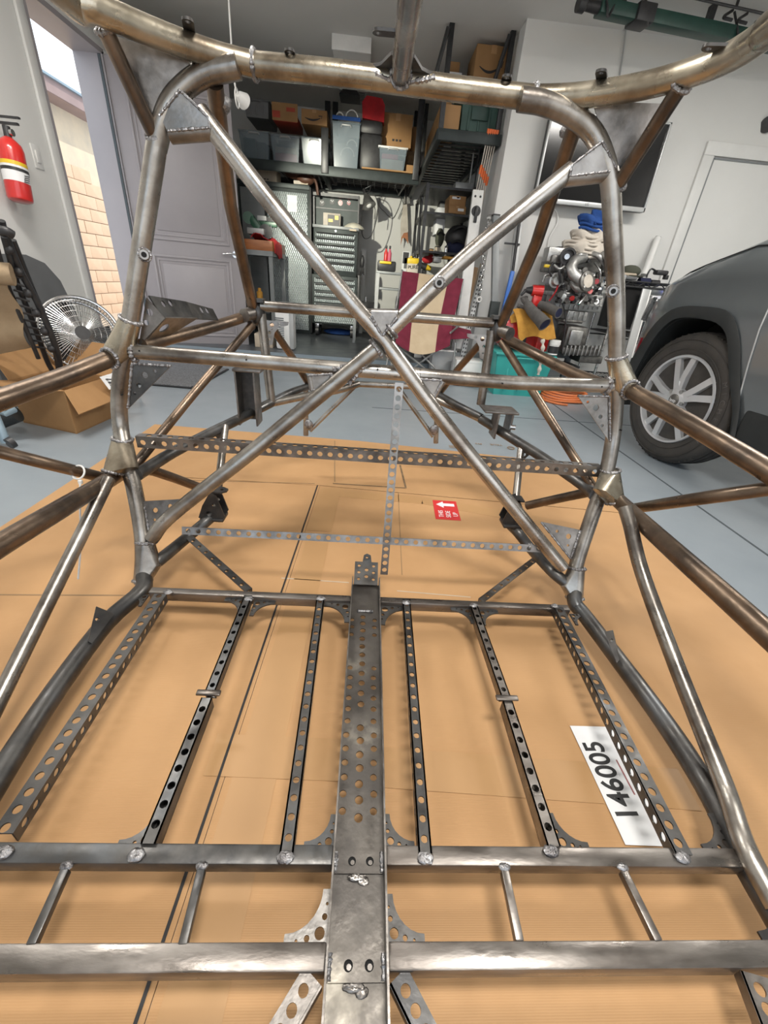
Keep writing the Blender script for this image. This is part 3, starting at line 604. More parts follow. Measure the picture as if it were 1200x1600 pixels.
ct('rear_post_tube', [(-0.4095,1.72,0.7708), (-0.4006,1.72,0.6121), (-0.3902,1.72,0.4444)], .0175, 'steel', 0); ct('rear_post_tube', [(0.4657,1.72,0.7782), (0.4736,1.72,0.6264), (0.4786,1.72,0.4921)], .0175, 'steel', 0)
ct('rear_stay_tube', [(-0.3762,1.73,0.7284), (-0.3181,1.85,0.597), (-0.2599,1.97,0.4511)], .0145, 'steel_brown', 0); ct('rear_stay_tube', [(0.4475,1.73,0.7435), (0.3881,1.85,0.6062), (0.3411,1.97,0.467)], .0145, 'steel_brown', 0)
RL = [(-0.6703,1.145,0.3545), (-0.6416,1.33,0.3553), (-0.554,1.46,0.3869), (-0.4813,1.56,0.4112), (-0.3905,1.72,0.4391)]
RRl = [(0.7428,1.154,0.37), (0.746,1.24,0.3645), (0.6631,1.4,0.3907), (0.5841,1.52,0.4135), (0.4877,1.7,0.4357)]
ct('rear_rail_tube', RL, .0185, 'steel_dark', 4); ct('rear_rail_tube', RRl, .0185, 'steel_dark', 4)
ct('rear_tail_tube', [(-0.3907,1.72,0.4364), (-0.2793,1.82,0.4456), (-0.1344,1.92,0.4599), (-0.0414,2,0.4776)], .0155, 'steel', 4); ct('rear_tail_tube', [(0.4877,1.7,0.4357), (0.4311,1.78,0.4417), (0.3461,1.9,0.4463), (0.2073,2,0.4864)], .0155, 'steel', 4)
ct('rear_tail_tube', [(-0.3904,1.72,0.4417), (-0.3256,1.82,0.4616), (-0.2631,1.95,0.4641)], .0155, 'steel_dark', 4); ct('rear_tail_tube', [(0.4861,1.7,0.4439), (0.4034,1.8,0.4597), (0.3384,1.95,0.4657)], .0155, 'steel_dark', 4)
ct('tail_cross_tube', [(-0.0534,2,0.4768), (0.2198,2,0.4843)], .0135, 'steel', 0)
ct('tail_post_tube', [(-0.2836,1.97,0.4523), (-0.2874,1.97,0.219)], .0125, 'steel', 0); ct('tail_post_tube', [(0.3354,1.97,0.4636), (0.3597,1.97,0.2231)], .0125, 'steel', 0)
ct('tail_diagonal_tube', [(-0.0532,2,0.4708), (-0.2683,1.97,0.2432)], .0105, 'steel', 0); ct('tail_diagonal_tube', [(0.1472,2,0.4761), (0.3423,1.97,0.2554)], .0105, 'steel', 0)
for p in ((-0.2714,1.95,0.2785), (0.3376,1.95,0.2948)): blob(p, .021, (1, .5, 1.2))
for p, r in ((NL, .034), (NR, .034)):
    G().ball(p, r, 14, (.9, .7, 1.25)).done('weld_bead', 'steel_dark', ch); G().lathe(p + V((-.022 if p.x < 0 else .022, -.03, -.002)), (-.4 if p.x < 0 else .5, -1, -.1), [(-.03, .0235), (.030, .0225)], 20).done('node_collar', 'plate', ch)
    B('node_cap', p + V((0, 0, .045)), (.06, .05, .012), 'steel_dark', ch)
def lattice(p, sx):                    # drilled curved gusset under the rear node
    p = V(p); out = [(0, 0), (.085, 0), (.082, .012), (.046, .023), (.030, .043), (.020, .085), (.0, .09)]
    G().plate(p, (sx, 0, 0), (0, 0, -1), out, [(.022, .015, .008), (.05, .010, .0052), (.012, .042, .006), (.010, .066, .004)], .004).done('drilled_gusset', 'plate_bright', ch)
lattice(NL + V((.03, .0, -.02)), 1); lattice(NR + V((-.03, .0, -.02)), -1)
ct('under_stay_tube', [(-0.7127,1.23,0.3466), (-0.662,1.36,0.2424), (-0.5999,1.43,0.1708)], .0165, 'steel_brown', 0); ct('under_stay_tube', [(0.7803,1.21,0.3649), (0.7291,1.36,0.2488), (0.6545,1.42,0.1837)], .0165, 'steel_brown', 0)
ct('rear_leg_tube', [(-0.5143,1.5,0.403), (-0.515,1.38,0.2504), (-0.5088,1.29,0.1549)], .0135, 'steel', 0); ct('rear_leg_tube', [(0.6036,1.5,0.4117), (0.5781,1.37,0.2663), (0.5595,1.28,0.1879)], .0135, 'steel', 0)
for p, s in ((V((-0.5144,1.49,0.3745)), -1), (V((0.6077,1.49,0.3819)), 1)):
    G().plate(p, (s, 0, 0), (0, 0, -1), [(0, 0), (.045, .0), (.0, .055)], [(.014, .014, .007)], .004).done('drilled_gusset', 'steel_dark', ch)
def pivot(a, s):                       # lower suspension bracket: two drilled cheeks and an ear
    a = V(a)
    for dy in (-.02, .025):
        G().plate(a + V((0, dy, 0)), (s, 0, 0), (0, 0, 1), [(-.05, -.03), (.02, -.045), (.04, -.02), (.02, .06), (.0, .07), (-.03, .02)], [(-.012, -.012, .010), (.008, .022, .007)], .005).done('suspension_bracket', 'steel_black', ch)
    B('suspension_bracket', a + V((s * -.005, .0, -.036)), (.08, .06, .012), 'steel_black', ch, .003)
    G().plate(a + V((s * .0, 0, .066)), (s, 0, 0), (0, 1, 0), [(-.02, -.02), (.035, -.02), (.052, -.006), (.052, .01), (.035, .022), (-.02, .022)], [(.034, 0, .006)], .006).done('mounting_tab', 'steel_black', ch)
pivot((-0.5093,1.28,0.1787), 1); pivot((0.546,1.27,0.2225), -1)
# left shelf bracket bolted between hoop and rear side tube
q = [V(p) for p in ((-0.6002,1.27,0.8298), (-0.5654,1.27,0.7806), (-0.6445,1.27,0.6951), (-0.64,1.25,0.7049))]
G().plate3([(-0.6012,1.26,0.827), (-0.5612,1.26,0.7801), (-0.6473,1.26,0.7014)], [((-0.5998,1.26,0.7914), .009), ((-0.6136,1.26,0.7649), .007)], .004).done('shelf_bracket', 'plate', ch)
G().plate3([(-0.5999,1.27,0.8313), (-0.5484,1.42,0.8215), (-0.5282,1.56,0.7886), (-0.5153,1.56,0.7542), (-0.5327,1.42,0.7715), (-0.5599,1.27,0.7826)], [((-0.5814,1.312,0.8105), .0085), ((-0.5737,1.345,0.8127), .0085), ((-0.5416,1.49,0.788), .0095), ((-0.5361,1.52,0.7846), .0095)], .004).done('shelf_bracket', 'steel_dark', ch)
G().plate3([(-0.5637,1.27,0.7807), (-0.533,1.42,0.7697), (-0.5944,1.36,0.7278), (-0.647,1.27,0.7)], [((-0.5872,1.3,0.7501), .017)], .004).done('shelf_bracket', 'plate', ch)
# shock mounts on the rear rails
p = V((-0.4419,1.58,0.5132))
for dx in (-.033, .033): B('shock_mount', p + V((dx, 0, -.02)), (.006, .075, .20), 'plate', ch)
B('shock_mount', p + V((0, .036, -.02)), (.062, .006, .19), 'steel_dark', ch); B('shock_mount', p + V((.01, 0, .083)), (.10, .085, .010), 'plate', ch, .002)
p = V((0.528,1.62,0.4812)); B('shock_mount', p + V((0, 0, .02)), (.135, .10, .008), 'plate', ch, .002)
for dx in (-.01, .045): B('shock_mount', p + V((dx, -.01, -.035)), (.007, .08, .10), 'plate', ch)
G().cyl(p + V((.04, -.055, -.03)), p + V((.06, -.058, -.03)), .010).done('bolt', 'chrome', ch)
# perforated strips
def perf(name, A, Bp, wd, n, hr, nrm, mat, depth=0, m0=.5, th=.003, flange=None, sideholes=False):
    A, Bp = V(A), V(Bp); U = Bp - A; L = U.length; U.normalize(); N = V(nrm); N = (N - U * N.dot(U)).normalized(); W = N.cross(U)
    sp = L / (n - 1 + 2 * m0); g = G(); hs = [(sp * (m0 + k), 0, hr) for k in range(n)]
    g.plate(A - N * th, U, W, [(0, -wd / 2), (L, -wd / 2), (L, wd / 2), (0, wd / 2)], hs, th)
    if flange:                         # L section: second leg, drilled too, along +W (1) or -W (-1) edge, going away along -N
        g.plate(A + W * flange * (wd / 2 - .0005), U, -N, [(0, 0), (L, 0), (L, depth), (0, depth)], [(sp * (m0 + k + .5), depth * .5, hr) for k in range(n - 1)] if sideholes else [], th)
    elif depth:                        # box section
        for s in (-1, 1):
            g.plate(A + W * s * (wd / 2 - (th if s > 0 else 0)), U, -N, [(0, .0), (L, .0), (L, depth), (0, depth)], [(sp * (m0 + k + .5), depth * .5, hr) for k in range(n - 1)] if sideholes else [], th if 1 else 0)
        if sideholes != 'open': g.plate(A - N * depth, U, W, [(0, -wd / 2), (L, -wd / 2), (L, wd / 2), (0, wd / 2)], hs if sideholes else [], th)
    return g.done(name, mat, ch, True, 30)
perf('perforated_bar', (-0.6812,1.2,0.4364), (0.7576,1.195,0.4349), .0330, 46, .0082, (0, -1, 0), 'plate', .028, .6, .003, 1, True)
perf('perforated_bar', (-0.532,1.069,0.2149), (0.5865,1.069,0.2147), .0235, 37, .0072, (0, -1, .35), 'plate', 0, .6)
perf('perforated_strip', (0.087,1.15,0.6769), (0.0868,1.048,0.1), .0235, 24, .0078, (0, -1, .35), 'plate_bright', 0, .7)
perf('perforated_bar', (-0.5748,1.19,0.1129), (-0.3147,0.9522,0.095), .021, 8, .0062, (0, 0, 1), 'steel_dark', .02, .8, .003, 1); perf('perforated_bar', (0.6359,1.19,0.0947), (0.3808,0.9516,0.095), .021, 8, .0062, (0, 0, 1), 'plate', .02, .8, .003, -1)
# floor: crossmembers, drilled bars, centre channel
ZF = .10
def beam(name, a, b, wd, h, mat='beam'):  # front top edge a-b, body behind and below
    a, b = V(a), V(b); a.z = b.z = ZF; a.y = b.y = (a.y + b.y) / 2
    return B(name, (a + b) / 2 + V((0, wd / 2, -h / 2)), ((b - a).length, wd, h), mat, ch, .003)
yf = V((0.0838,0.9191,0.1)).y; ym_ = V((0.0695,0.2984,0.1)).y; yn = V((0.0668,0.1812,0.1)).y
xl, xr = V((-0.5847,0.9338,0.1)).x, V((0.6453,0.9285,0.1)).x
c0, c1 = V((-0.0134,0.308,0.1)).x, V((0.0729,0.3085,0.1)).x
for x0, x1 in ((xl, c0), (c1, xr)): beam('crossmember', (x0, yf, ZF), (x1, yf, ZF), .024, .030)
beam('crossmember', (-.66, ym_, ZF), (c0, ym_, ZF), .028, .030, 'steel_dark'); beam('crossmember', (c1, ym_, ZF), (.69, ym_, ZF), .028, .030)
for x0, x1 in ((-.66, c0), (c1, .70)): beam('crossmember', (x0, yn, ZF), (x1, yn, ZF), .030, .034)
for a, b in (((103,1357), (48,1475)), ((315,1357), (287,1475)), ((788,1360), (810,1472)), ((973,1360), (1026,1472))): pass
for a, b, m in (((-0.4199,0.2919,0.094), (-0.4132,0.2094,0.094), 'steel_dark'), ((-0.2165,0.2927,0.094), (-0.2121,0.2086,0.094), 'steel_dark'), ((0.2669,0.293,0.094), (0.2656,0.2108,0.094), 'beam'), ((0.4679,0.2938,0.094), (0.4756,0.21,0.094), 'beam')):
    a, b = V(a), V(b); d = b - a; rot = Matrix.Rotation(math.atan2(d.y, d.x), 3, 'Z')
    B('short_stringer', (a + b) / 2, (d.length, .0125, .014), m, ch, .0015, rot)
    blob(a + V((0, .004, .005)), .010, (1, .6, .5))
perf('perforated_bar', (-0.5462,0.9086,0.105), (-0.5425,0.335,0.105), .030, 22, .0074, (0, 0, 1), 'steel_dark', .026, .3, .003, 1, True)
perf('perforated_bar', (0.6072,0.9263,0.105), (0.5837,0.314,0.105), .030, 22, .0074, (0, 0, 1), 'steel_dark', .026, .6, .003, -1, True)
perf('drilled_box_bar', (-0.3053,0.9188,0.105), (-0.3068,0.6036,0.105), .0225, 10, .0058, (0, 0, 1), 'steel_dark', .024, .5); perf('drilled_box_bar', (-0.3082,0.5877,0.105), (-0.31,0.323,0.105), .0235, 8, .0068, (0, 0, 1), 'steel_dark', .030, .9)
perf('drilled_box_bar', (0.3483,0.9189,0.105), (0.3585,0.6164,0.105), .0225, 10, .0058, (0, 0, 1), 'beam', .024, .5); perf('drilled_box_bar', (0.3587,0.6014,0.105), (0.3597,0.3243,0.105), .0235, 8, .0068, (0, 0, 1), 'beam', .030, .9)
perf('drilled_box_bar', (-0.101,0.9293,0.105), (-0.0882,0.3091,0.105), .0225, 20, .0060, (0, 0, 1), 'steel_dark', .022, .8, .003, None, 'open'); perf('drilled_box_bar', (0.1499,0.9314,0.105), (0.1376,0.3087,0.105), .0225, 20, .0060, (0, 0, 1), 'steel_dark', .022, .8, .003, None, 'open')
for p in ((-0.3068,0.5966,0.108), (0.3578,0.6058,0.108)):
    B('splice_plate', V(p) + V((0, 0, .001)), (.052, .014, .006), 'beam', ch, .003)
for p in ((-0.3207,0.3074,0.108), (-0.3015,0.9044,0.106), (-0.0998,0.9177,0.108), (0.1486,0.9169,0.108), (0.3479,0.9177,0.106), (-0.0886,0.3063,0.108), (0.1369,0.3059,0.108), (0.3527,0.3184,0.106), (0.58,0.3109,0.106), (-0.5215,0.3111,0.106), (-0.5296,0.9194,0.106), (0.6007,0.9303,0.106)):
    blob(V(p) - V((0, 0, .003)), .0135, (1.0, .7, .33))
# centre channel: floor, flanges, patches
cw = c1 - c0; cxm = (c0 + c1) / 2; zc = .075; y0, y1 = .02, 1.02
def cy(y): return V(y)
hs = []
hc = [(0.0242,0.8785,0.078), (0.0247,0.8535,0.078), (0.0253,0.827,0.078), (0.0242,0.7969,0.078), (0.0248,0.7704,0.078), (0.0255,0.7429,0.078), (0.0261,0.7147,0.078), (0.0252,0.6858,0.078), (0.0259,0.6583,0.078), (0.025,0.6303,0.078), (0.0258,0.6021,0.078), (0.0258,0.5454,0.078), (0.0266,0.5171,0.078), (0.0261,0.4878,0.078), (0.0268,0.4614,0.078), (0.0264,0.4318,0.078), (0.0272,0.404,0.078), (0.027,0.3748,0.078)]
for p in hc: hs.append((p[0] - c0, p[1] - y0, .0078))
for p in ((-0.0062,0.8667,0.078), (-0.005,0.8397,0.078), (-0.0055,0.8114,0.078), (-0.0037,0.7018,0.078), (-0.0023,0.6736,0.078), (-0.0025,0.6466,0.078), (-0.0026,0.6176,0.078), (-0.0026,0.59,0.078), (-0.0024,0.5608,0.078), (-0.0034,0.5289,0.078), (-0.0031,0.5003,0.078), (-0.0028,0.4719,0.078), (-0.0024,0.4441,0.078), (-0.003,0.4144,0.078), (-0.0023,0.3856,0.078)):
    hs.append((p[0] - c0, p[1] - y0, .0066)); hs.append((2 * V((0.0258,0.6021,0.078)).x - p[0] - c0, p[1] - y0, .0066))
G().plate((c0, y0, zc), (1, 0, 0), (0, 1, 0), [(0, 0), (cw, 0), (cw, y1 - y0), (0, y1 - y0)], hs, .003).done('centre_channel', 'chan', ch, True, 30)
for x in (c0 + .0015, c1 - .0015): B('channel_flange', (x, (y0 + y1) / 2, zc + .0165), (.003, y1 - y0, .037), 'plate', ch)
for p in ((0.0215,0.3097,0.08), (0.0227,0.1908,0.08)):
    yy = p[1]; G().plate((c0 + .004, yy - .016, .079), (1, 0, 0), (0, 1, 0), [(0, 0), (cw - .008, 0), (cw - .008, .03), (0, .03)], [(cw * .32, .016, .0065), (cw * .66, .016, .0065)], .004).done('patch_plate', 'chan', ch)
    blob((cxm - .003, yy - .020, .080), .010, (1.6, .55, .28), 'plate'); blob((cxm + .008, yy - .024, .079), .008, (1.2, .8, .28), 'plate')
    for f_ in (.32, .66): G().cyl((c0 + .004 + cw * f_, yy, .0785), (c0 + .004 + cw * f_, yy, .0800), .0064, None, 16).done('bolt_hole_shade', 'dark', ch); G().cyl((c0 + .004 + cw * f_ + .001, yy - .001, .0795), (c0 + .004 + cw * f_ + .001, yy - .001, .0812), .0035, None, 10).done('bolt', 'plate', ch)  # dark discs paint the shade inside the patch plate holes
    weldline([(c0 + .005, yy - .015, .084), (c0 + .005, yy + .012, .084)], .004); weldline([(c1 - .005, yy - .015, .084), (c1 - .005, yy + .012, .084)], .004)
weldline([(c0 + .02, yf - .02, .081), (c1 - .02, yf - .02, .081)], .005)
G().plate((c0 + .006, y1 - .012, zc + .012), (1, 0, 0), (0, 1, .35), [(0, 0), (cw - .012, 0), (cw - .012, .085), (cw * .62, .085), (cw * .58, .112), (cw * .44, .118), (cw * .32, .112), (cw * .28, .085), (0, .085)], [(cw * .44, .103, .004), (.014, .02, .005), (.014, .045, .005), (.014, .07, .005), (cw - .026, .02, .005), (cw - .026, .045, .005), (cw - .026, .07, .005), (cw * .44, .03, .006), (cw * .44, .055, .006)], .003).done('channel_end_plate', 'steel_dark', ch)
# quarter-round drilled corner gussets of the floor frame
def cgus(x, y, sx, sy, s=.075, mat='steel_dark', z=.086):
    arc = [(s - s * .82 * math.sin(t), s - s * .82 * math.cos(t)) for t in [PI / 2 * k / 7 for k in range(8)]]
    out = [(0, 0), (s, 0)] + arc + [(0, s)]
    if sx * sy < 0: pass
    G().plate((x, y, z), (sx, 0, 0), (0, sy, 0), out, [(s * .19, s * .19, s * .12), (s * .48, s * .10, s * .065), (s * .10, s * .48, s * .065), (s * .72, s * .06, s * .035), (s * .06, s * .72, s * .035)], .004).done('corner_gusset', mat, ch)
ymb = ym_ + .028; ynb = yn + .030
x2 = V((-0.303,0.332,0.1)).x; x5 = V((0.3617,0.3374,0.1)).x
cgus(c0, ymb, -1, 1, .05); cgus(c1, ymb, 1, 1, .05); cgus(c0, ynb, -1, 1, .062, 'plate_bright'); cgus(c1, ynb, 1, 1, .055)
cgus(x2 - .012, ymb, -1, 1, .05); cgus(x5 + .012, ymb, 1, 1, .055); cgus(.70, ymb, -1, 1, .06, 'steel_black'); cgus(.72, ynb, -1, 1, .07, 'steel_black')
for x in (V((-0.3003,0.8979,0.1)).x, V((0.3533,0.911,0.1)).x):
    for s in (-1, 1): cgus(x + s * .011, yf, s, -1, .06)
for x, s in ((c0, -1), (c1, 1)): cgus(x, yf, s, -1, .075)
cgus(xl + .0, yf, -1, -1, .045, 'steel_black'); cgus(xr, yf, 1, -1, .045, 'steel_black')
# diagonals leaving the near crossmember
perf('perforated_bar', (-0.0301,0.1796,0.094), (-0.0749,0.1183,0.094), .030, 3, .0070, (0, 0, 1), 'plate', .02, .8, .003, 1); perf('perforated_bar', (0.0865,0.1788,0.094), (0.1295,0.1158,0.094), .030, 3, .0070, (0, 0, 1), 'steel_dark', .02, .8, .003, -1); perf('perforated_bar', (0.5995,0.1768,0.094), (0.5842,0.1102,0.094), .036, 3, .0075, (0, 0, 1), 'plate', .02, .8, .003, -1)
# zip tie on the left outer brace
zt = thing('zip_tie', 'white zip tie looped around the thin left brace tube with its tail hanging', 'zip tie', (-0.77,1.05,0.3992))
zc_ = V((-0.77,1.05,0.3992)); G().torus(zc_, dv((-0.8,1.006,0.4382), (-0.7694,1.16,0.3286)), .0185, .0026, 28, 6).done('loop', 'nylon', zt)
G().box(zc_ + V((.008, -.014, -.022)), (.009, .008, .011), None, .001).done('tie_head', 'nylon', zt)
T('tail', [zc_ + V((.008, -.014, -.02)), (-0.76,1.005,0.3209), (-0.758,0.9606,0.2254), (-0.756,0.9088,0.145)], [.0026] * 25, 'nylon', zt, 6, 8)

# ---------------------------------------------------------------- storage and tools in the alcove
def sub(o, m): return o
def carton(name, label, c, s, mat='card_dark', group=None, cat='box', tape=True, rz=0, lab=None, smile=False, top=None, marks=None):
    c = V(c); t = thing(name, label, cat, (c.x, c.y, c.z - s[2] / 2), rz, group); h = s[2] / 2
    B('carton_body', (0, 0, h), s, mat, t, .004, None, False)
    f = -s[1] / 2 - .0012
    if tape:
        B('tape_strip', (0, 0, s[2] + .0006), (s[0] * .16, s[1], .0012), 'tape', t, 0, None, False)
        B('tape_strip', (0, f, s[2] - s[2] * .11), (s[0] * .16, .0016, s[2] * .22), 'tape', t, 0, None, False)
    if lab: B('shipping_label', (s[0] * lab[0], f, s[2] * lab[1]), (s[0] * lab[2], .0016, s[2] * lab[3]), 'paper', t, 0, None, False)
    if smile:
        g = G(); P = [(-.36 + .60 * k / 12, -.10 - .17 * math.sin(PI * (.10 + .85 * k / 12))) for k in range(13)]
        g.sweep([(x * s[0], f, (.60 + y * 1.1) * s[2]) for x, y in P], [s[0] * (.010 + .026 * math.sin(PI * k / 12)) for k in range(13)], 6)
        g.sweep([(.17 * s[0], f, .60 * s[2]), (.31 * s[0], f, .61 * s[2]), (.28 * s[0], f, .45 * s[2])], s[0] * .017, 6)
        for v in g.bm.verts: v.co.y = f + (v.co.y - f) * .06
        g.done('smile_arrow_print', 'ink', t, False)
    if top:
        B('printed_panel', (0, f, s[2] * (1 - top[1] / 2)), (s[0], .0016, s[2] * top[1]), top[0], t, 0, None, False)
    for k in range(marks or 0):
        B('print_mark', (s[0] * (-.12 + .12 * k), f, s[2] * .2), (s[0] * .08, .0014, s[2] * .07), 'ink', t, 0, None, False)
    return t
def tub(name, label, c, s, mat='clear', group=None, lid=None, contents=(), handle=True, taper=.86):
    c = V(c); t = thing(name, label, 'storage bin', (c.x, c.y, c.z - s[2] / 2), 0, group)
    g = G(); w_ = .004
    for sx in (-1, 1):
        a = [(sx * s[0] / 2 * taper, -s[1] / 2 * taper, 0), (sx * s[0] / 2 * taper, s[1] / 2 * taper, 0), (sx * s[0] / 2, s[1] / 2, s[2] * .95), (sx * s[0] / 2, -s[1] / 2, s[2] * .95)]; g.prism(a, (-sx * w_, 0, 0))
        a = [(-s[0] / 2 * taper, sx * s[1] / 2 * taper, 0), (s[0] / 2 * taper, sx * s[1] / 2 * taper, 0), (s[0] / 2, sx * s[1] / 2, s[2] * .95), (-s[0] / 2, sx * s[1] / 2, s[2] * .95)]; g.prism(a, (0, -sx * w_, 0))
    g.box((0, 0, .003), (s[0] * taper, s[1] * taper, .006)); g.done('tub_body', mat, t, False)
    g = G()
    for sx in (-1, 1):
        g.box((sx * s[0] / 2, 0, s[2] * .95), (.016, s[1] + .016, .014)); g.box((0, sx * s[1] / 2, s[2] * .95), (s[0], .016, .014))
    g.done('rim', mat if lid is None else lid, t, False)
    if handle: G().sweep([(-s[0] * .18, -s[1] / 2 - .004, s[2] * .86), (-s[0] * .15, -s[1] / 2 - .016, s[2] * .90), (s[0] * .15, -s[1] / 2 - .016, s[2] * .90), (s[0] * .18, -s[1] / 2 - .004, s[2] * .86)], .008, 8).done('handle', mat if mat != 'clear' else 'lgrey', t, False)
    if mat != 'clear':
        for k in (-.3, 0, .3): B('rib', (s[0] * k * taper, -s[1] / 2 * (taper + 1) / 2 - .002, s[2] * .42), (.02, .01, s[2] * .6), mat, t, .003, None, False)
    if lid: B('lid', (0, 0, s[2] * .97), (s[0] + .03, s[1] + .03, s[2] * .06), lid, t, .008, None, False)
    for k, (x, z, sx, sz, m) in enumerate(contents): B('contents', (s[0] * x, -s[1] * .12, s[2] * z), (s[0] * sx, s[1] * .6, s[2] * sz), m, t, .004, None, False)
    return t
# ceiling-hung shelf across the back
SY = 6.50
sh = thing('hanging_shelf', 'long charcoal steel shelf hung from the ceiling across the back', 'shelf', (-.55, 7.05, 1.96))
B('front_beam', (-.65, SY, 2.01), (2.30, .05, .10), 'shelf', sh, .004); B('rear_beam', (-.65, 7.50, 2.01), (2.30, .05, .10), 'shelf', sh, .004)
for x in (-1.77, -.68, .47): B('side_beam', (x, 7.0, 2.01), (.05, 1.0, .09), 'shelf', sh, .004)
wk = G()
for k in range(15): wk.box((-.65, SY + .06 + k * .068, 2.03), (2.24, .006, .006))
for k in range(24): wk.box((-1.74 + k * .094, 7.0, 2.024), (.006, .98, .006))
tag(wk.done('wire_deck', 'blackm', sh), kind='stuff')
for x, y in ((-.71, 7.30), (-.61, 7.30), (.46, 7.3), (.45, 6.46)): B('hanger_post', (x, y, (2.0 + CH) / 2), (.07, .05, CH - 2.0), 'blackm', sh, .003)
B('hanger_post', (-.66, SY - .045, 2.19), (.085, .03, .42), 'blackm', sh, .003)
for x in (-.75, .35): G().cyl((x, SY + .02, 1.98), (x - .05, 7.45, 1.98), .012, None, 8).done('cross_brace', 'blackm', sh)
ZT = 2.062
G1 = 'clear tubs along the hanging shelf'
def onshelf(x0, x1, y0, Y, dep, zb): return None
tub('storage_bin', 'clear tub with dark teal contents at left end of hanging shelf', (-1.508,6.84,2.195),(0.3582,0.62,0.2703), 'clear', G1, None, ((-.2, .4, .4, .7, 'green'), (.2, .35, .3, .6, 'greytote')))
tub('storage_bin', 'clear tub with pink and cream packets, second on hanging shelf', (-1.143,6.84,2.19),(0.3448,0.62,0.2594), 'clear', G1, None, ((0, .2, .78, .32, 'pink'), (-.2, .48, .36, .2, 'creambox'), (.2, .48, .34, .2, 'creambox'), (0, .72, .5, .2, 'grey')))
tub('storage_bin', 'clear tub with blue-grey contents below smile-print carton', (-0.7937,6.84,2.192),(0.3079,0.62,0.2642), 'clear', G1, None, ((-.1, .45, .6, .75, 'bluegrey'), (.28, .3, .24, .42, 'creambox')))
tub('lidded_tote', 'grey lidded tote on top of left clear tub', (-1.467,6.85,2.533),(0.2831,0.58,0.155), 'greytote', None, 'greytote', (), True, .9)
carton('red_orange_carton', 'orange carton with red top on second clear tub', (-1.142,6.83,2.48),(0.2795,0.5,0.0691), 'boxred', None, 'box', False, top=('orange', .0) and None, lab=None, marks=0)
cb = bpy.data.objects['red_orange_carton']; B('printed_panel', (0, -.2515, .085), (.30, .002, .16), 'card_dark', cb, 0, None, False); B('print_mark', (.07, -.254, .11), (.10, .002, .035), 'boxred', cb, 0, None, False); B('print_mark', (-.10, -.254, .06), (.09, .002, .06), 'boxred', cb, 0, None, False)
carton('smile_carton', 'brown carton with black smile arrow beside the shelf hanger', (-0.7982,6.83,2.513),(0.3027,0.5,0.1365), 'card_dark', smile=True)
tub('tall_clear_bin', 'tall clear bin with blue latch and hoses beside shelf hanger', (-0.4143,6.84,2.282),(0.3296,0.62,0.4441), 'clear', None, None, ((0, .3, .8, .5, 'greytote'),))
q = bpy.data.objects['tall_clear_bin']; c = V(q.location)
B('blue_latch_band', c + V((0, -.315, .46)), (.33, .012, .035), 'blue', q)
for k, (x, z, r) in enumerate(((-.08, .60, .04), (.06, .60, .07), (.02, .16, .08), (.07, .28, .06))): G().sweep([c + V((x + r * math.cos(a), -.27, min(.55, z * .8) + r * math.sin(a))) for a in [PI * k2 / 8 for k2 in range(9)]], .007, 6).done('coiled_hose', 'white', q)
G().hull([c + V((x, y, z)) for x, y, z in ((-.1, -.2, .70), (.14, -.2, .70), (.08, -.1, .80), (-.02, -.1, .82), (-.1, .1, .7), (.14, .1, .7))]).done('black_cover', 'black', q)
bg_ = thing('duffel_bag', 'black bag with red flap between tall bin and big carton', 'bag', (-0.1423,6.75,2.154))
c = V((-0.1106,6.75,2.301)); g = G(); g.box((c.x, 6.78, 2.25), (.28, .4, .36), None, .05); g.box((c.x - .01, 6.74, 2.48), (.29, .36, .14), None, .05); g.done('bag_body', 'black', bg_)
G().prism([(c.x - .12, 6.60, 2.56), (c.x + .14, 6.60, 2.54), (c.x + .14, 6.60, 2.69), (c.x + .10, 6.60, 2.75), (c.x - .08, 6.60, 2.76), (c.x - .13, 6.60, 2.70)], (0, .16, 0)).done('red_flap', 'redcloth', bg_)
B('brown_board', (.10, 6.58, 2.068), (.62, .3, .014), 'card_dark', tag(thing('cardboard_liner', 'thin brown board under bag and white lidded tub on the shelf', 'board', (.1, 6.58, 2.06))))
carton('tall_carton', 'large plain brown carton standing at right end of hanging shelf', (0.2007,7,2.516),(0.3622,0.5,0.3125), 'card_dark', marks=3)
carton('low_carton', 'low dark brown carton under the large plain carton', (0.2682,7.06,2.21),(0.4262,0.4,0.3001), 'cardedge', tape=False)
carton('upright_carton', 'narrow dark brown carton beside the large plain carton', (0.4443,7.1,2.333),(0.0978,0.4,0.5449), 'card_dark', tape=False)
tub('lidded_tub', 'small clear tub with white lid and pale cloth at front of shelf', (0.1582,6.68,2.194),(0.3354,0.3,0.2376), 'clear', None, 'white', ((0, .28, .8, .45, 'ragwhite'), (-.1, .62, .6, .2, 'pink')))
carton('small_carton', 'small brown carton at the front right corner of hanging shelf', (0.4084,6.655,2.109),(0.1422,0.25,0.0976), 'card_dark', tape=False)
# second hung shelf along the right alcove wall
s2 = thing('side_shelf', 'charcoal hung shelf along the alcove right wall near the corner', 'shelf', (.83, 6.2, 2.1))
B('front_beam', (.83, 5.10, 2.13), (.60, .05, .085), 'shelf', s2, .004); B('side_beam', (.545, 6.25, 2.13), (.05, 2.3, .085), 'shelf', s2, .004); B('side_beam', (1.10, 6.25, 2.13), (.05, 2.3, .085), 'shelf', s2, .004)
for k in range(16): B('deck_slat', (.83, 5.2 + k * .145, 2.15), (.54, .05, .012), 'blackm', s2)
for x, y in ((.555, 5.12), (1.09, 5.12), (.555, 7.0), (1.09, 7.0)): B('hanger_post', (x, y, (2.1 + CH) / 2), (.045, .04, CH - 2.1), 'blackm', s2, .003)
for x in (.555, 1.09): G().cyl((x - .03, 5.10, CH - .03), (x - .12, 5.16, CH - .42), .018, None, 8).done('hanger_brace', 'blackm', s2)
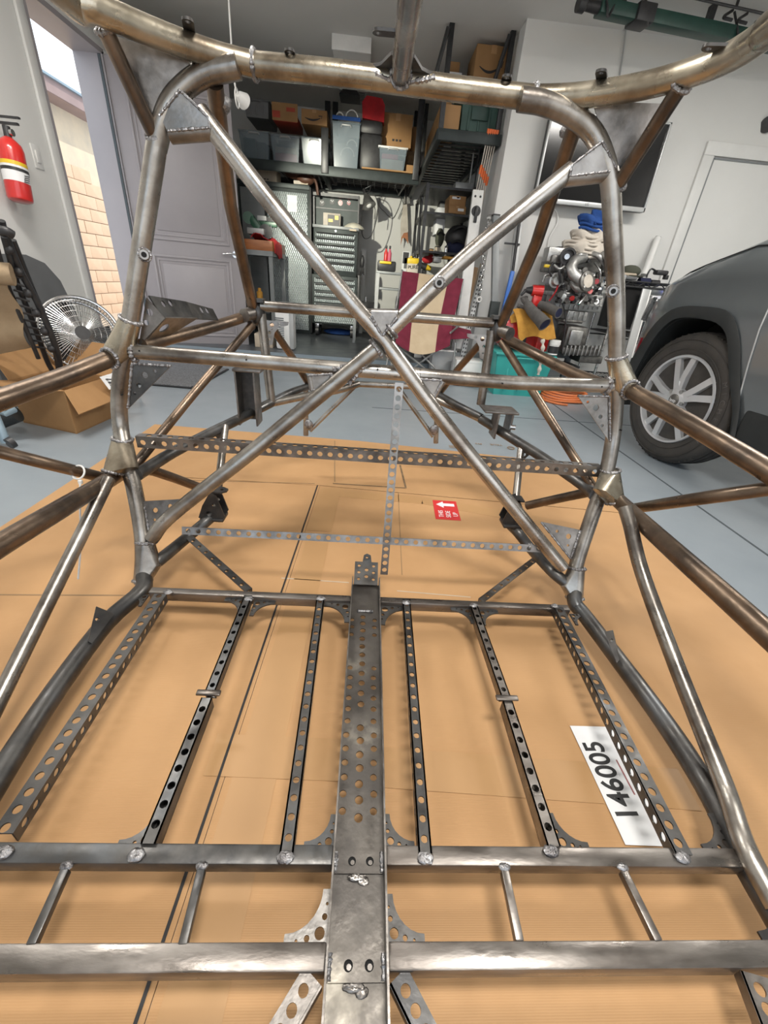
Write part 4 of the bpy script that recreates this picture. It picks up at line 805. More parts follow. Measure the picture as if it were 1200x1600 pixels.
carton('smile_carton', 'brown carton with black smile arrow on right shelf under the ceiling', (0.9783,5.49,2.689),(0.3162,0.42,0.2549), 'card_dark', smile=True)
sb = bpy.data.objects['smile_carton.001']
carton('small_square_carton', 'small square brown carton behind the left hanger of right shelf', (0.6646,5.65,2.658),(0.0977,0.3,0.1959), 'card_dark', tape=False)
carton('orange_carton', 'plain orange-brown carton at front edge of right shelf', (0.6499,5.37,2.268),(0.1551,0.42,0.1871), 'orange' and 'card', tape=False)
carton('long_carton', 'long flat brown carton along left edge of right shelf', (.625, 6.2, 2.33), (.08, 1.6, .32), 'card_dark', tape=False)
tub('green_tote', 'grey-green plastic tote with handle recess on the right shelf', (.93, 5.55, 2.37), (.36, .55, .38), 'greentote', None, 'greentote', (), True, .93)
q = bpy.data.objects['green_tote']; B('handle_recess', (.0, -.285, .22), (.16, .012, .2), 'green', q, .004, None, False)
carton('paper_stack', 'white papers lying on the small square carton', (0.655,5.55,2.653),(0.164,0.2,0.0346), 'paper', tape=False)
wl_ = thing('hanging_work_lamp', 'white hanging work lamp on a cord in front of the dark shelf, upper left', 'lamp', (-1.0, 4.0, 1.9))
G().lathe((-1.02, 4.0, 1.965), (.35, .92, -.2), [(0, .015), (.02, .03), (.07, .048), (.075, .05), (.07, .045)], 22).done('shade', 'white', wl_); T('cord', [(-1.02, 4.0, 1.965), (-1.03, 3.97, 2.1), (-1.02, 3.98, CH)], .006, 'white', wl_, 6, 5); G().torus((-1.02, 3.98, 1.94), (1, 0, 0), .05, .005, 20, 6).done('hanging_loop', 'white', wl_)
# wall of the alcove: clamp lamp, saw, wires
cl_ = thing('clamp_lamp', 'metal clamp lamp hanging by its cord above the tool chest', 'lamp', (-0.0967,6.9,1.781))
a = V((-0.1625,6.9,1.88)); b = V((-0.1128,6.86,1.768)); d = (b - a).normalized()
G().lathe(a, d, [(0, .025), (.03, .035), (.05, .05), (.15, .092), (.155, .094), (.148, .088)], 24).done('shade', 'alu', cl_); G().ball(a + d * .13, .045, 12).done('bulb', 'bulb', cl_)
G().lathe(a, -d, [(0, .024), (.06, .022), (.065, .012)], 14).done('socket', 'black', cl_)
T('cord', [a - d * .06, (-0.0612,6.95,1.902), (0.0065,6.95,1.796), (0.0084,6.95,1.639), (-0.05,6.95,1.443), (-0.1274,6.95,1.384), (-0.1838,6.95,1.433), (-0.2021,6.95,1.622), (-0.1775,6.92,1.833), (-0.1129,6.92,1.907), (-0.0933,6.9,2.007), (-0.1025,6.9,2.159)], .006, 'black', cl_, 6, 5)
T('cord', [a - d * .04, (-0.0352,6.98,1.768), (-0.0259,6.98,1.625)], .006, 'black', cl_, 6, 4)
T('hook_wire', [a - d * .06, (-0.0997,6.9,1.973), (-0.0427,6.9,2.011), (-0.0443,6.9,2.164)], .004, 'grey', cl_, 6, 4)
hs_ = thing('hand_saw', 'old hand saw hung handle down on the back wall', 'saw', (0.4421,7.45,1.447))
G().prism([(0.3974,7.45,1.89), (0.4346,7.45,1.893), (0.489,7.45,1.555), (0.3811,7.45,1.474), (0.3651,7.45,1.64), (0.3802,7.45,1.873)], (0, .008, 0)).done('blade', 'ragwhite', hs_)
G().prism([(0.3904,7.45,2.141), (0.4177,7.45,2.143), (0.4811,7.45,1.896), (0.3802,7.45,1.873)], (0, .012, 0)).done('blade_sheath', 'alu_dark', hs_)
P = [(0.4796,7.44,1.546), (0.5044,7.44,1.402), (0.4487,7.44,1.471), (0.4102,7.44,1.468), (0.3899,7.44,1.377), (0.3902,7.44,1.474), (0.423,7.44,1.533)]
G().prism(P, (0, .022, 0)).done('wooden_handle', 'wood', hs_)
G().sweep([(0.416,7.45,1.891), (0.3996,7.4,2.017), (0.3758,7.2,2.114)], .008, 6).done('hanging_strap', 'alu_dark', hs_)
wr = thing('loose_cord', 'thin dark cord with plug hanging from shelf beside the saw', 'cord', (0.2899,7.4,2.008))
T('cord', [(0.2151,7,2.027), (0.2653,7.3,2.021), (0.3473,7.5,1.952), (0.3869,7.55,1.871), (0.3257,7.55,1.71)], .005, 'black', wr, 6, 5); G().cyl((0.2557,7.3,2.027), (0.3109,7.4,1.981), .012, None, 8).done('plug', 'black', wr)
w2 = thing('loose_cord', 'pale looping wire across back wall below the clamp lamp', 'cord', (0.1082,7.55,1.787))
T('cord', [(0.1407,7.55,2.092), (0.0259,7.55,1.873), (0.1283,7.55,1.773), (0.2303,7.58,1.713), (0.2836,7.58,1.765), (0.338,7.58,1.901), (0.3494,7.5,2.027)], .004, 'greytote', w2, 6, 6)
# tall tool cabinets
ca = thing('tool_cabinet', 'tall steel cabinet with diamond plate doors and white note', 'cabinet', (-1.34, 7.0, .11))
X0, X1, XM = -1.81, -.885, -1.50
B('carcass', ((X0 + X1) / 2, 7.05, 1.0), (X1 - X0, .55, 1.78), 'shelf', ca, .004)
B('left_door', (-1.63, 6.765, .98), (.30, .02, 1.66), 'grey', ca, .003)
dd = B('right_door', (-1.18, 6.76, .98), (.53, .024, 1.64), 'diamond', ca, .003); tag(dd, 'diamond plate door')
B('paper_note', (-1.111,6.744,1.68),(0.1251,0.003,0.1774), 'paper', ca)
B('door_handle', (-1.455, 6.74, 1.0), (.02, .03, .16), 'chrome', ca, .004)
B('top_trim', ((X0 + X1) / 2, 6.765, 1.865), (X1 - X0, .03, .05), 'shelf', ca, .003)
B('side_panel', (X1 + .010, 6.92, 1.0), (.02, .35, 1.74), 'black', ca, .003)
carton('cream_carton', 'tan carton with printed lines on top of the tall tool cabinet', (-1.473,7,1.968),(0.3043,0.3,0.145), 'leather_y' and 'creambox', tape=False, marks=3)
lb2 = thing('leather_bag', 'brown leather bag slumped on the tool cabinet', 'bag', (-1.15, 7.0, 1.9))
c = V((-1.049,6.9,1.991)) + V((0, 0, .03)); G().ball(c, .16, 16, (1.15, .7, .42)).done('bag_body', 'brownleather', lb2); G().ball(c + V((.10, -.05, -.06)), .13, 14, (.9, .6, .5)).done('bag_flap', 'brownleather', lb2); T('bag_strap', [c + V((.15, -.1, 0)), c + V((.24, -.12, -.08)), c + V((.27, -.12, -.22))], .018, 'brownleather', lb2, 8, 5)
cp = thing('scrap_pieces', 'small pale offcut standing before leather bag on cabinet', 'offcut', (-1.1, 6.8, 1.9)); B('piece', (-1.048,6.83,1.917),(0.0908,0.06,0.035), 'ragwhite', cp); B('piece', (-0.9568,6.825,1.921),(0.0908,0.05,0.0423), 'creambox', cp)
# workbench with chop saw
wb = thing('work_bench', 'grey steel bench with thick orange-brown wooden top at left', 'bench', (-1.33, 6.0, .11))
B('wooden_top', (-1.42, 6.0, 1.14), (.52, .80, .10), 'wood', wb, .004)
B('steel_frame', (-1.42, 6.0, 1.065), (.52, .80, .05), 'grey', wb)
for x, y in ((-1.64, 5.64), (-1.19, 5.64), (-1.64, 6.36), (-1.19, 6.36)): B('leg', (x, y, .575), (.045, .045, .93), 'grey', wb)
B('lower_shelf', (-1.42, 6.0, .36), (.48, .76, .03), 'blackm', wb)
cs = thing('chop_saw', 'green abrasive chop saw standing on the wooden bench', 'saw', (-1.35, 5.95, 1.19))
B('base', (-1.375,5.95,1.279),(0.1893,0.4,0.0615), 'lgrey', cs, .006)
p, q = V((-1.454,5.85,1.422)), V((-1.319,5.85,1.273)); d = q - p; rot = Matrix.Rotation(math.atan2(-d.z, d.x), 3, 'Y')
B('saw_arm', (p + q) / 2, (d.length, .09, .085), 'sawgreen', cs, .02, rot)
G().cyl(V((-1.457,5.8,1.405)), V((-1.495,5.95,1.417)), .06, None, 20).done('pivot_motor', 'sawgreen', cs)
G().cyl(V((-1.274,5.82,1.286)), V((-1.283,5.86,1.289)), .075, None, 24).done('blade_guard', 'black', cs)
B('rear_arm', (-1.298,5.98,1.371),(0.2546,0.06,0.0502), 'sawgreen', cs, .006)
B('name_plate', (-1.337,5.942,1.425),(0.104,0.004,0.0433), 'lgrey', cs); B('name_plate', (-1.238,5.947,1.418),(0.1118,0.004,0.0373), 'black', cs)
G().cyl((-1.228,5.9,1.359), (-1.236,5.9,1.233), .01, None, 8).done('clamp_screw', 'chrome', cs)
rc = thing('red_cloth', 'crumpled red cloth draped over the front of wooden bench', 'cloth', (-1.25, 5.8, 1.19))
rows = []
for i in range(9):
    r = []
    for j in range(13):
        u, v_ = i / 8, j / 12
        px = -1.42 + .36 * v_; py = 5.68 + .42 * u; z = 1.205 + .035 * math.sin(7 * v_ + 3 * u) * math.sin(5 * u + 1) + .03 * random.random()
        if v_ > .72: z -= (v_ - .72) * .62; px = min(px, -1.145)
        r.append((px, py, z))
    rows.append(r)
G().grid(rows, .006).done('cloth', 'redcloth', rc, True, 80)
# rolling tool chest
tcx = thing('tool_chest', 'rolling grey tool chest with diamond plate drawers and tall hutch', 'tool chest', (-.53, 6.85, .11))
TX0, TX1 = -.845, -.215
def tb(name, z0, z1, mat='shelf', y=6.86, dep=.50, x0=TX0, x1=TX1, bev=.004, par=None): return B(name, ((x0 + x1) / 2, y, (z0 + z1) / 2), (x1 - x0, dep, z1 - z0), mat, par or tcx, bev)
tb('lower_cabinet', .28, .90); tb('upper_chest', .90, 1.44, 'shelf', 6.88, .44, TX0 + .02, TX1 - .02); tb('chest_top', 1.44, 1.475, 'grey', 6.88, .47, TX0 + .01, TX1 - .01)
for z0, z1 in ((1.345, 1.39), (1.275, 1.325), (1.205, 1.255), (1.13, 1.185), (1.065, 1.115), (.965, 1.045)):
    d_ = tb('drawer', z0, z1, 'diamond', 6.652, .012, TX0 + .05, TX1 - .055, .002); G().cyl((TX0 + .06, 6.642, z1 - .006), (TX1 - .065, 6.642, z1 - .006), .009, None, 8).done('drawer_pull', 'blackm', d_)
for z0, z1 in ((.805, .86), (.715, .785), (.635, .69), (.565, .615), (.49, .545), (.30, .47)):
    d_ = tb('drawer', z0, z1, 'diamond', 6.602, .014, TX0 + .035, TX1 - .035, .002); G().cyl((TX0 + .05, 6.592, z1 - .006), (TX1 - .05, 6.592, z1 - .006), .009, None, 8).done('drawer_pull', 'blackm', d_)
G().cyl((-.53, 6.605, .925), (-.53, 6.595, .925), .012, None, 12).done('lock', 'chrome', tcx); G().cyl((-.53, 6.66, 1.42), (-.53, 6.645, 1.42), .012, None, 12).done('lock', 'chrome', tcx)
B('side_panel', (-.195, 6.84, .60), (.03, .5, .66), 'black', tcx, .003)
for x in (-.78, -.27):
    for y in (6.68, 7.02):
        ca_ = G().cyl((x - .022, y, .175), (x + .022, y, .175), .065, None, 20).done('caster', 'black', tcx); B('caster_fork', (x, y, .255), (.06, .09, .05), 'chrome', ca_, .004)
hx = V((-0.8565,6.95,1.818)); hu = B('hutch_back', (-0.5588,7.035,1.669),(0.6154,0.03,0.3779), 'shelf', tcx)
B('hutch_side', (-0.8474,6.97,1.642),(0.0173,0.14,0.3248), 'blackm', tcx); B('hutch_side', (-0.2465,6.97,1.666),(0.0173,0.14,0.3718), 'blackm', tcx)
B('hutch_canopy', (-0.5485,6.98,1.832),(0.6206,0.16,0.0343), 'blackm', tcx); B('hutch_rail', (-0.5543,7.015,1.695),(0.6039,0.01,0.0143), 'blackm', hu)
for p, m, r in (((-0.7522,7.016,1.751), 'black', .036), ((-0.6133,7.016,1.776), 'black', .034), ((-0.4999,7.016,1.771), 'lens', .032), ((-0.3866,7.016,1.78), 'lens', .026)):
    p = V(p); G().cyl(p, p + V((0, -.003, 0)), r, None, 20).done('sticker', m, hu)
    for k in range(3): B('sticker_print', p + V((.014 * (k - 1), -.004, .012 * (1 - k % 2))), (.016, .002, .010), 'paper', hu)
pb = thing('product_box', 'small yellow and black product carton leaning on the tool chest top', 'box', (-0.6294,6.85,1.47)); B('carton_body', (-0.6011,6.895,1.554),(0.2334,0.07,0.1551), 'ragwhite', pb, .003)
B('printed_panel', (-0.5748,6.857,1.546),(0.1642,0.003,0.1315), 'black', pb); B('printed_patch', (-0.6176,6.854,1.548),(0.0605,0.003,0.0352), 'yellow', pb); B('printed_patch', (-0.5363,6.854,1.584),(0.0517,0.003,0.0472), 'yellow', pb)
dm = thing('dome_cap', 'cream dome shaped cap lying on right end of chest', 'cap', (-0.2955,6.8,1.471)); c = V((-0.2949,6.78,1.476)); G().lathe(c + V((0, 0, -.01)), (0, 0, 1), [(0, .135), (.012, .14), (.03, .125), (.055, .085), (.072, .03), (.075, .002)], 26).done('dome', 'dome', dm); B('wood_block', (-0.2999,6.65,1.444),(0.0929,0.06,0.0211), 'creambox', dm)
gl = thing('glove_bundle', 'dark glove hanging at the right side of tool chest', 'glove', (-0.1609,6.7,1.089)); c = V((-0.1613,6.72,1.09)); G().ball(c, .055, 12, (.55, .6, 1.6)).done('glove_palm', 'black', gl)
for k in range(4): T('finger', [c + V((-.02 + .014 * k, -.01, -.06)), c + V((-.022 + .016 * k, -.015, -.11)), c + V((-.02 + .016 * k, -.012, -.14 - .01 * (k % 2)))], .009, 'black', gl, 8, 3)
ls = thing('level_strip', 'narrow white strip standing behind the tool chest right side', 'strip', (-0.1473,7.3,0.9384)); B('bar', (-0.1538,7.315,0.6921),(0.058,0.03,1.154), 'white', ls)
bc = thing('blue_bag', 'blue bag lying on dark floor under the tool chest', 'bag', (-.48, 6.95, .11)); G().ball((-.48, 6.95, .150), .19, 16, (1.25, .7, .24)).done('bag_body', 'blue', bc)
# heater panel and box by the door leaf
ht = thing('portable_heater', 'white portable heater panel with vent slots and blue knob', 'heater', (-1.02, 5.2, .11))
B('body', (-0.9739,5.24,0.3561),(0.2101,0.18,0.4922), 'white', ht, .03); G().cyl((-1.052,5.148,0.2741), (-1.05,5.14,0.2751), .035, None, 20).done('knob', 'navy', ht)
for k in range(13): B('vent_slot', V((-1.029,5.147,0.4426)) + V((0, 0, -.02 * k)), (.10, .006, .008), 'joint', ht)
B('side_trim', (-0.8927,5.15,0.342),(0.0507,0.02,0.4439), 'lgrey', ht, .008)
pr_ = thing('plunger_bottle', 'small tan capped bottle standing behind the rear tube node', 'bottle', (-1.332,5.6,0.6755)); c = V((-1.34,5.62,0.6269)); G().lathe((c.x, c.y, c.z - .05), (0, 0, 1), [(0, .035), (.09, .035), (.10, .02), (.13, .02), (.135, .004)], 16).done('bottle', 'leather_y', pr_)
carton('label_carton', 'cream and brown printed carton on the floor beside door leaf', (-1.229,5.325,0.1828),(0.2069,0.25,0.1456), 'creambox', tape=False, marks=3)
# stool and black tool behind the braces
st_ = thing('step_stool', 'low grey stool carrying a black machine base', 'stool', (-.08, 6.3, .11)); B('seat', (-.08, 6.3, .50), (.36, .32, .03), 'grey', st_, .004)
for x in (-.22, .06):
    for y in (6.18, 6.42): B('leg', (x, y, .30), (.03, .03, .38), 'grey', st_)
bt = thing('machine_base', 'black faceted machine base with knob on the low stool', 'tool', (-.08, 6.3, .515)); c = V((-.08, 6.3, .515)); G().lathe(c, (0, 0, 1), [(0, .17), (.02, .18), (.11, .13), (.115, .12)], 8).done('base', 'black', bt); G().cyl(c + V((0, 0, .11)), c + V((0, 0, .17)), .015).done('knob', 'chrome', bt)
# small power-tool bench
sbn = thing('tool_stand', 'grey steel stand crowded with yellow and black power tools', 'stand', (.27, 6.4, .11))
B('top', (.30, 6.45, .985), (.52, .5, .03), 'grey', sbn, .003); B('middle_shelf', (.30, 6.45, .80), (.5, .48, .025), 'grey', sbn, .003)
for x in (.06, .54):
    for y in (6.22, 6.68): B('leg', (x, y, .54), (.045, .045, .87), 'lgrey', sbn)
tl = thing('tool_case', 'black and yellow tool case at left of the tool stand', 'case', (.16, 6.35, 1.0)); B('case_body', (.17, 6.36, 1.06), (.24, .2, .12), 'black', tl, .02); B('yellow_stripe', (.15, 6.252, 1.10), (.15, .02, .03), 'yellow', tl, .006)
for px, py, m, cap, lab in ((618, 404, 'red', 'black', 'red spray bottle standing left on tool stand'), (623, 403, 'pink', 'black', 'pink spray bottle standing right of the red one')):
    b_ = thing('spray_bottle', lab, 'bottle', (0.3045,6.5,1.157)); c = V((-.0, 6.5, 0)); x = .155 + (px - 618) * .0095
    G().lathe((x, 6.46, 1.125), (0, 0, 1), [(0, .026), (.09, .026), (.12, .012), (.14, .012)], 14).done('bottle', m, b_); B('spray_cap', (x, 6.455, 1.28), (.025, .045, .035), cap, b_, .006)
ph = thing('picture_card', 'small white card with dark picture on the tool stand', 'card', (0.4296,6.6,1.185)); B('card', (0.4328,6.605,1.129),(0.0957,0.01,0.2583), 'paper', ph); B('picture', (0.4296,6.599,1.185),(0.078,0.004,0.1309), 'black', ph); B('picture', (0.4396,6.599,1.123),(0.0523,0.004,0.1251), 'greytote', ph)
pu = thing('yellow_jug', 'white and yellow jug with black cap printed PURE on tool stand', 'jug', (0.519,6.3,1.022)); c = V((0.5098,6.3,1.029))
B('jug_body', (c.x, c.y, 1.08), (.15, .10, .16), 'ragwhite', pu, .02); B('yellow_band', (c.x, c.y, 1.14), (.154, .104, .08), 'yellow', pu, .02); G().cyl((c.x + .04, c.y, 1.18), (c.x + .04, c.y, 1.215), .02).done('cap', 'black', pu); G().cyl((c.x - .03, c.y, 1.18), (c.x - .03, c.y, 1.20), .016).done('cap', 'yellow', pu)
text('printed_word', 'PURE', .058, 'ink', pu, (c.x, c.y - .056, 1.075), (1, 0, .1), (0, 0, 1))
dr = thing('hand_drill', 'yellow and black hand drill at right of the printed jug', 'drill', (0.658,6.3,1.069)); c = V((0.6365,6.28,1.089)); G().cyl(c + V((-.07, 0, .03)), c + V((.05, 0, 0)), .032, .038).done('body', 'black', dr); G().cyl(c + V((.05, 0, 0)), c + V((.11, 0, -.012)), .036, .026).done('front', 'yellow', dr); B('grip', c + V((.0, 0, -.07)), (.04, .04, .10), 'black', dr, .01)
# black storage rack on the alcove right wall with its contents
rk = thing('storage_rack', 'black metal rack against the alcove right wall, crowded with boxes', 'rack', (.9, 6.4, .11))
RX0, RX1, RY0, RY1 = .56, 1.10, 5.85, 7.1
for x in (RX0, RX1):
    for y in (RY0, 6.45, RY1): B('post', (x, y, 1.0), (.035, .035, 1.78), 'blackm', rk)
for z in (.45, .92, 1.24, 1.62, 1.86):
    B('shelf_board', ((RX0 + RX1) / 2, (RY0 + RY1) / 2, z), (RX1 - RX0, RY1 - RY0, .022), 'blackm', rk); B('shelf_lip', (RX0 - .012, (RY0 + RY1) / 2, z), (.014, RY1 - RY0, .04), 'blackm', rk)
for y0, y1 in ((RY0, 6.45), (6.45, RY1)): G().cyl((RX0 - .02, y0, 1.2), (RX0 - .02, y1, 1.85), .008, None, 6).done('diagonal_brace', 'blackm', rk)
GB = 'brown cartons on the black rack'
carton('carton', 'upper reddish-brown carton with white print on top rack shelf', (0.9245,6.075,1.754),(0.1921,0.35,0.107), 'card_dark', GB, lab=(-.1, .8, .5, .2))
carton('carton', 'lower brown carton with white label on top rack shelf', (0.9308,6.07,1.672),(0.2004,0.4,0.0734), 'card_dark', GB, lab=(.2, .55, .35, .35))
carton('grey_carton', 'pale grey carton stacked highest on the black rack', (0.9916,6.2,1.9),(0.2006,0.4,0.1006), 'creambox' and 'lgrey', tape=False)
carton('white_carton', 'white carton with small print at left of the rack', (0.7963,6.35,1.587),(0.11,0.3,0.275), 'paper', tape=False, marks=2)
carton('dark_carton', 'dark grey carton behind white carton on the rack', (0.8871,6.85,1.75),(0.1177,0.3,0.2354), 'greytote', tape=False)
for k, (px, py, r, m, nm, lab, sq) in enumerate(((717, 368, .17, 'black', 'black_bag', 'large black backpack on rack shelf behind the white rail', (1, .8, .8)), (709, 385, .13, 'navy', 'navy_bag', 'dark blue cloth bundle below the black backpack', (1, .8, .7)), (688, 372, .08, 'olive', 'cloth_bag', 'dark olive cloth bag at left front of the rack', (.7, .7, 1.3)))):
    c = V((0.8952,6.1,1.426)); q = {0: V((1.032,6.1,1.423)), 1: V((1.002,6.05,1.304)), 2: V((0.8073,6.2,1.413))}[k]
    t = thing(nm, lab, 'bag', (q.x, q.y, q.z - r)); G().ball(q, r, 16, sq).done('bag_body', m, t); T('strap', [q + V((-r * .6, -r * .7, r * .4)), q + V((0, -r * .85, r * .62)), q + V((r * .6, -r * .7, r * .4))], .012, 'blackm', t, 6, 4)
for nm, lab, c_, m in (('cardboard_tube', 'tan upright carton on lower left of rack', ((0.712,6.15,1.244),(0.0481,0.1,0.0946)), 'card_dark'), ('tan_package', 'tan upright package beside the carton on rack', ((0.7928,6.2,1.266),(0.0566,0.1,0.1223)), 'creambox'), ('silver_can', 'silver can standing on the rack behind tan package', ((0.8736,5.98,1.256),(0.0313,0.06,0.1316)), 'chrome')):
    t = thing(nm, lab, 'package', c_[0] if 0 else (V(c_[0]) - V((0, 0, c_[1][2] / 2))).to_tuple()); B('body', c_[0], c_[1], m, t, .004); B('end_band', V(c_[0]) + V((0, -.002, c_[1][2] * .42)), (c_[1][0] * 1.02, c_[1][1], c_[1][2] * .1), 'shelf', t)
pl = thing('timber_offcut', 'yellow pine board edge lying across the rack shelf', 'board', (0.9218,5.8,1.194)); B('board', (0.9218,5.9,1.194),(0.169,0.2,0.0259), 'leather_y', pl)
rd = thing('red_rag', 'dark red rag heaped on left end of the rack', 'rag', (0.6717,6.1,1.179)); c = V((0.6735,6.1,1.165)); G().ball(c, .06, 12, (1.2, .8, .7)).done('rag', 'redcloth', rd); G().ball(c + V((.04, .0, .03)), .04, 10, (1, .9, .8)).done('rag_fold', 'redcloth', rd)
gb = thing('grey_bin', 'light grey bin at lower level of the black rack', 'storage bin', (0.8086,6.1,1.134)); B('bin_body', (0.7831,6.1,1.169),(0.0946,0.3,0.0535), 'lgrey', gb, .006); B('bin_rim', (0.778,6.1,1.195),(0.1099,0.32,0.0133), 'white', gb, .003)
# orange tipped driveway markers
for k in range(5):
    x0, y0 = 764 + k * 3.7, 200 + k * .8
    t = thing('driveway_marker', ['orange tipped rod leaning leftmost in the bundle by wall corner', 'orange tipped rod second from left in the corner bundle', 'orange tipped rod in the middle of corner bundle', 'orange tipped rod second from right in the corner bundle', 'orange tipped rod leaning rightmost in the bundle by wall corner'][k], 'rod', (.98 + .02 * k, 5.3, .11), 0, 'driveway marker rods in the corner')
    a = V(({0: (0.9984,5.08,2.203), 1: (1.02,5.08,2.203), 2: (1.041,5.08,2.202), 3: (1.062,5.08,2.201), 4: (1.084,5.08,2.201)}[k])); b = V((.93 + .028 * k, 5.5 + .03 * k, .115)); d = (b - a).normalized(); L = (b - a).length
    G().cyl(a, b, .006, None, 6).done('rod', 'ragwhite', t); G().cyl(a, a + d * .075, .014, None, 8).done('reflector', 'orange_bright', t)
    G().cyl(a + d * (.26 + .02 * k), a + d * (.33 + .02 * k), .013, None, 8).done('reflector', 'orange_bright', t)
    if k < 2: G().cyl(a + d * .58, a + d * .74, .013, None, 8).done('reflector', 'red', t)
for k, (pa, pb) in enumerate((((0.9784,5.6,2.204), (1.032,5.9,1.91)), ((1.017,5.5,2.235), (1.075,5.8,1.841)))):
    t = thing('thin_rod', ['thin grey rod leaning left of the orange tipped bundle', 'thin dark rod leaning right behind the orange tipped bundle'][k], 'rod', (V(pb).x, V(pb).y, .11), 0); a, b = V(pa), V(pb); d = (b - a).normalized(); e = b
    G().cyl(a, e, .008, None, 6).done('rod', ('lgrey', 'blackm')[k], t); G().cyl(a, a + d * .05, .013, None, 8).done('end_cap', ('lgrey', 'black')[k], t)
# long things leaning at the wall corner
def lean(name, label, cat, top, bot, w_, d_, mat, **k):
    a, b = V(top), V(bot); t = thing(name, label, cat, (b.x, b.y, b.z)); u, q, dd = frame(b - a); q = V((1, 0, 0)); q = (q - dd * q.dot(dd)).normalized(); u = q.cross(dd)
    rot = Matrix((q, u, dd)).transposed(); B('bar', (a + b) / 2, (w_, d_, (b - a).length), mat, t, .003, rot); return t, a, b, q, u, dd
t, a, b, q, u, dd = lean('white_rail', 'white box rail with black latch leaning at the alcove corner', 'rail', (0.9685,5,1.727), (0.9685,4.78,0.315), .105, .05, 'white')
G().lathe(a + dd * .17 - V((0, .03, 0)), (0, -1, 0), [(0, .045), (.008, .042)], 20).done('latch_plate', 'black', t); B('latch_lever', a + dd * .20 - V((0, .045, 0)), (.03, .014, .13), 'blackm', t, .005)
for s in (-1, 1): G().cyl(a + dd * .05 + q * s * .025 - V((0, .026, 0)), a + dd * .05 + q * s * .025 - V((0, .03, 0)), .010, None, 10).done('screw_hole', 'black', t)
t, a, b, q, u, dd = lean('square_tube', 'dark grey square steel tube leaning before the white wall corner', 'tube', (1.137,4.8,1.52), (1.371,4.6,0.007), .062, .062, 'grey'); B('end_cap', a - dd * .005, (.066, .066, .012), 'black', t); B('base_foot', (1.247,4.66,0.7038), (.09, .07, .20), 'shelf', t, .004)
t, a, b, q, u, dd = lean('square_tube', 'pale grey square steel tube leaning right of the dark one', 'tube', (1.369,4.84,1.568), (1.47,4.7,0.2647), .065, .04, 'lgrey'); B('clamp_strap', (1.339,4.79,1.309), (.15, .03, .014), 'blackm', t)
t, a, b, q, u, dd = lean('blue_pipe', 'bright blue pipe with black upper end leaning on the corner', 'pipe', (1.378,4.72,1.078), (1.322,4.62,0.458), .038, .038, 'bluepipe'); G().cyl((1.367,4.78,1.496), (1.378,4.72,1.078), .014, None, 10).done('upper_pole', 'blackm', t)
t, a, b, q, u, dd = lean('slotted_strut', 'white perforated steel strut leaning beside the chain', 'strut', (1.145,5,1.155), (1.01,4.7,0.2314), .050, .02, 'lgrey')
for k in range(26):
    for s in (-1, 1): B('slot', a + dd * (.03 + .042 * k) + q * s * .012 - u * .0 - V((0, .0115, 0)), (.010, .004, .020), 'dark', t)
for k, (pa, pb, lab) in enumerate((((1.069,5,1.092), (0.9976,4.85,0.4711), 'brown timber strip leaning beside the white rail'), ((1.127,5.05,1.132), (1.014,4.9,0.5951), 'thin pale timber strip leaning behind slotted strut'))):
    lean('timber_strip', lab, 'board', pa, pb, (.045, .02)[k], .02, ('woodpale', 'creambox')[k])
cn = thing('steel_chain', 'galvanised chain hanging at the alcove corner with end ring', 'chain', (1.12,4.8,0.8052))
cpts = catmull([V(p) for p in ((1.086,4.85,1.496), (1.073,4.82,1.4), (1.085,4.8,1.215), (1.104,4.8,1.024), (1.109,4.8,0.8281))], 9)
L = 0
acc = [cpts[0]]
for p in cpts:
    if (p - acc[-1]).length > .034: acc.append(p)
for k in range(len(acc) - 1):
    a, b = acc[k], acc[k + 1]; d = (b - a).normalized(); sd = V((1, 0, 0)) if k % 2 else V((.3, 1, 0)); sd = (sd - d * sd.dot(d)).normalized(); m_ = (a + b) / 2
    G().sweep([m_ + d * .026 * math.cos(x) + sd * .013 * math.sin(x) for x in [2 * PI * j / 12 for j in range(12)]], .0042, 6, False, True).done('link', 'chrome', cn)
G().torus((1.111,4.79,0.805), (0, 1, 0), .022, .008, 20, 8).done('end_ring', 'white', cn); G().ball((1.099,4.86,1.504), .04, 10, (1, .6, .8)).done('chain_bundle', 'alu', cn)
# folding camp chair
ccx = thing('camp_chair', 'folding camp chair in maroon and beige canvas with silver frame', 'chair', (.66, 4.55, 0))
bl, br_, tl_, tr_ = V((0.2538,4.45,0.376)), V((0.7912,4.45,0.3913)), V((0.2921,4.8,0.9954)), V((0.915,4.8,0.9755))
def pnl(u0, u1, name, mat):
    rows = []
    for j in range(15):
        v_ = j / 14; r = []
        for i in range(6):
            u_ = u0 + (u1 - u0) * i / 5; p = lerp(lerp(tl_, tr_, u_), lerp(bl, br_, u_), v_); sag = .06 * math.sin(PI * u_) * (.4 + v_)
            r.append(p + V((0, sag * .8 - .22 * max(0, v_ - .75) * 2, -.26 * math.sin(PI * u_) * max(0, v_ - .6))))
        rows.append(r)
    G().grid(rows, .004).done(name, mat, ccx, True, 80)
pnl(0, .27, 'side_canvas', 'maroon'); pnl(.27, .76, 'middle_canvas', 'beige'); pnl(.76, 1, 'side_canvas', 'maroon')
def pole(*p): T('frame_pole', list(p), .0105, 'alu', ccx, 10, 0)
for xx, tp, bt_ in ((0, tl_, bl), (1, tr_, br_)):
    pole(tp + V((0, .02, .0)), V((bt_.x + (.10 if xx else -.06), 4.72, .02)))
    pole(V((bt_.x + (.06 if xx else -.02), 4.38, .42)), V((bt_.x + (.08 if xx else -.02), 4.36, .02)))
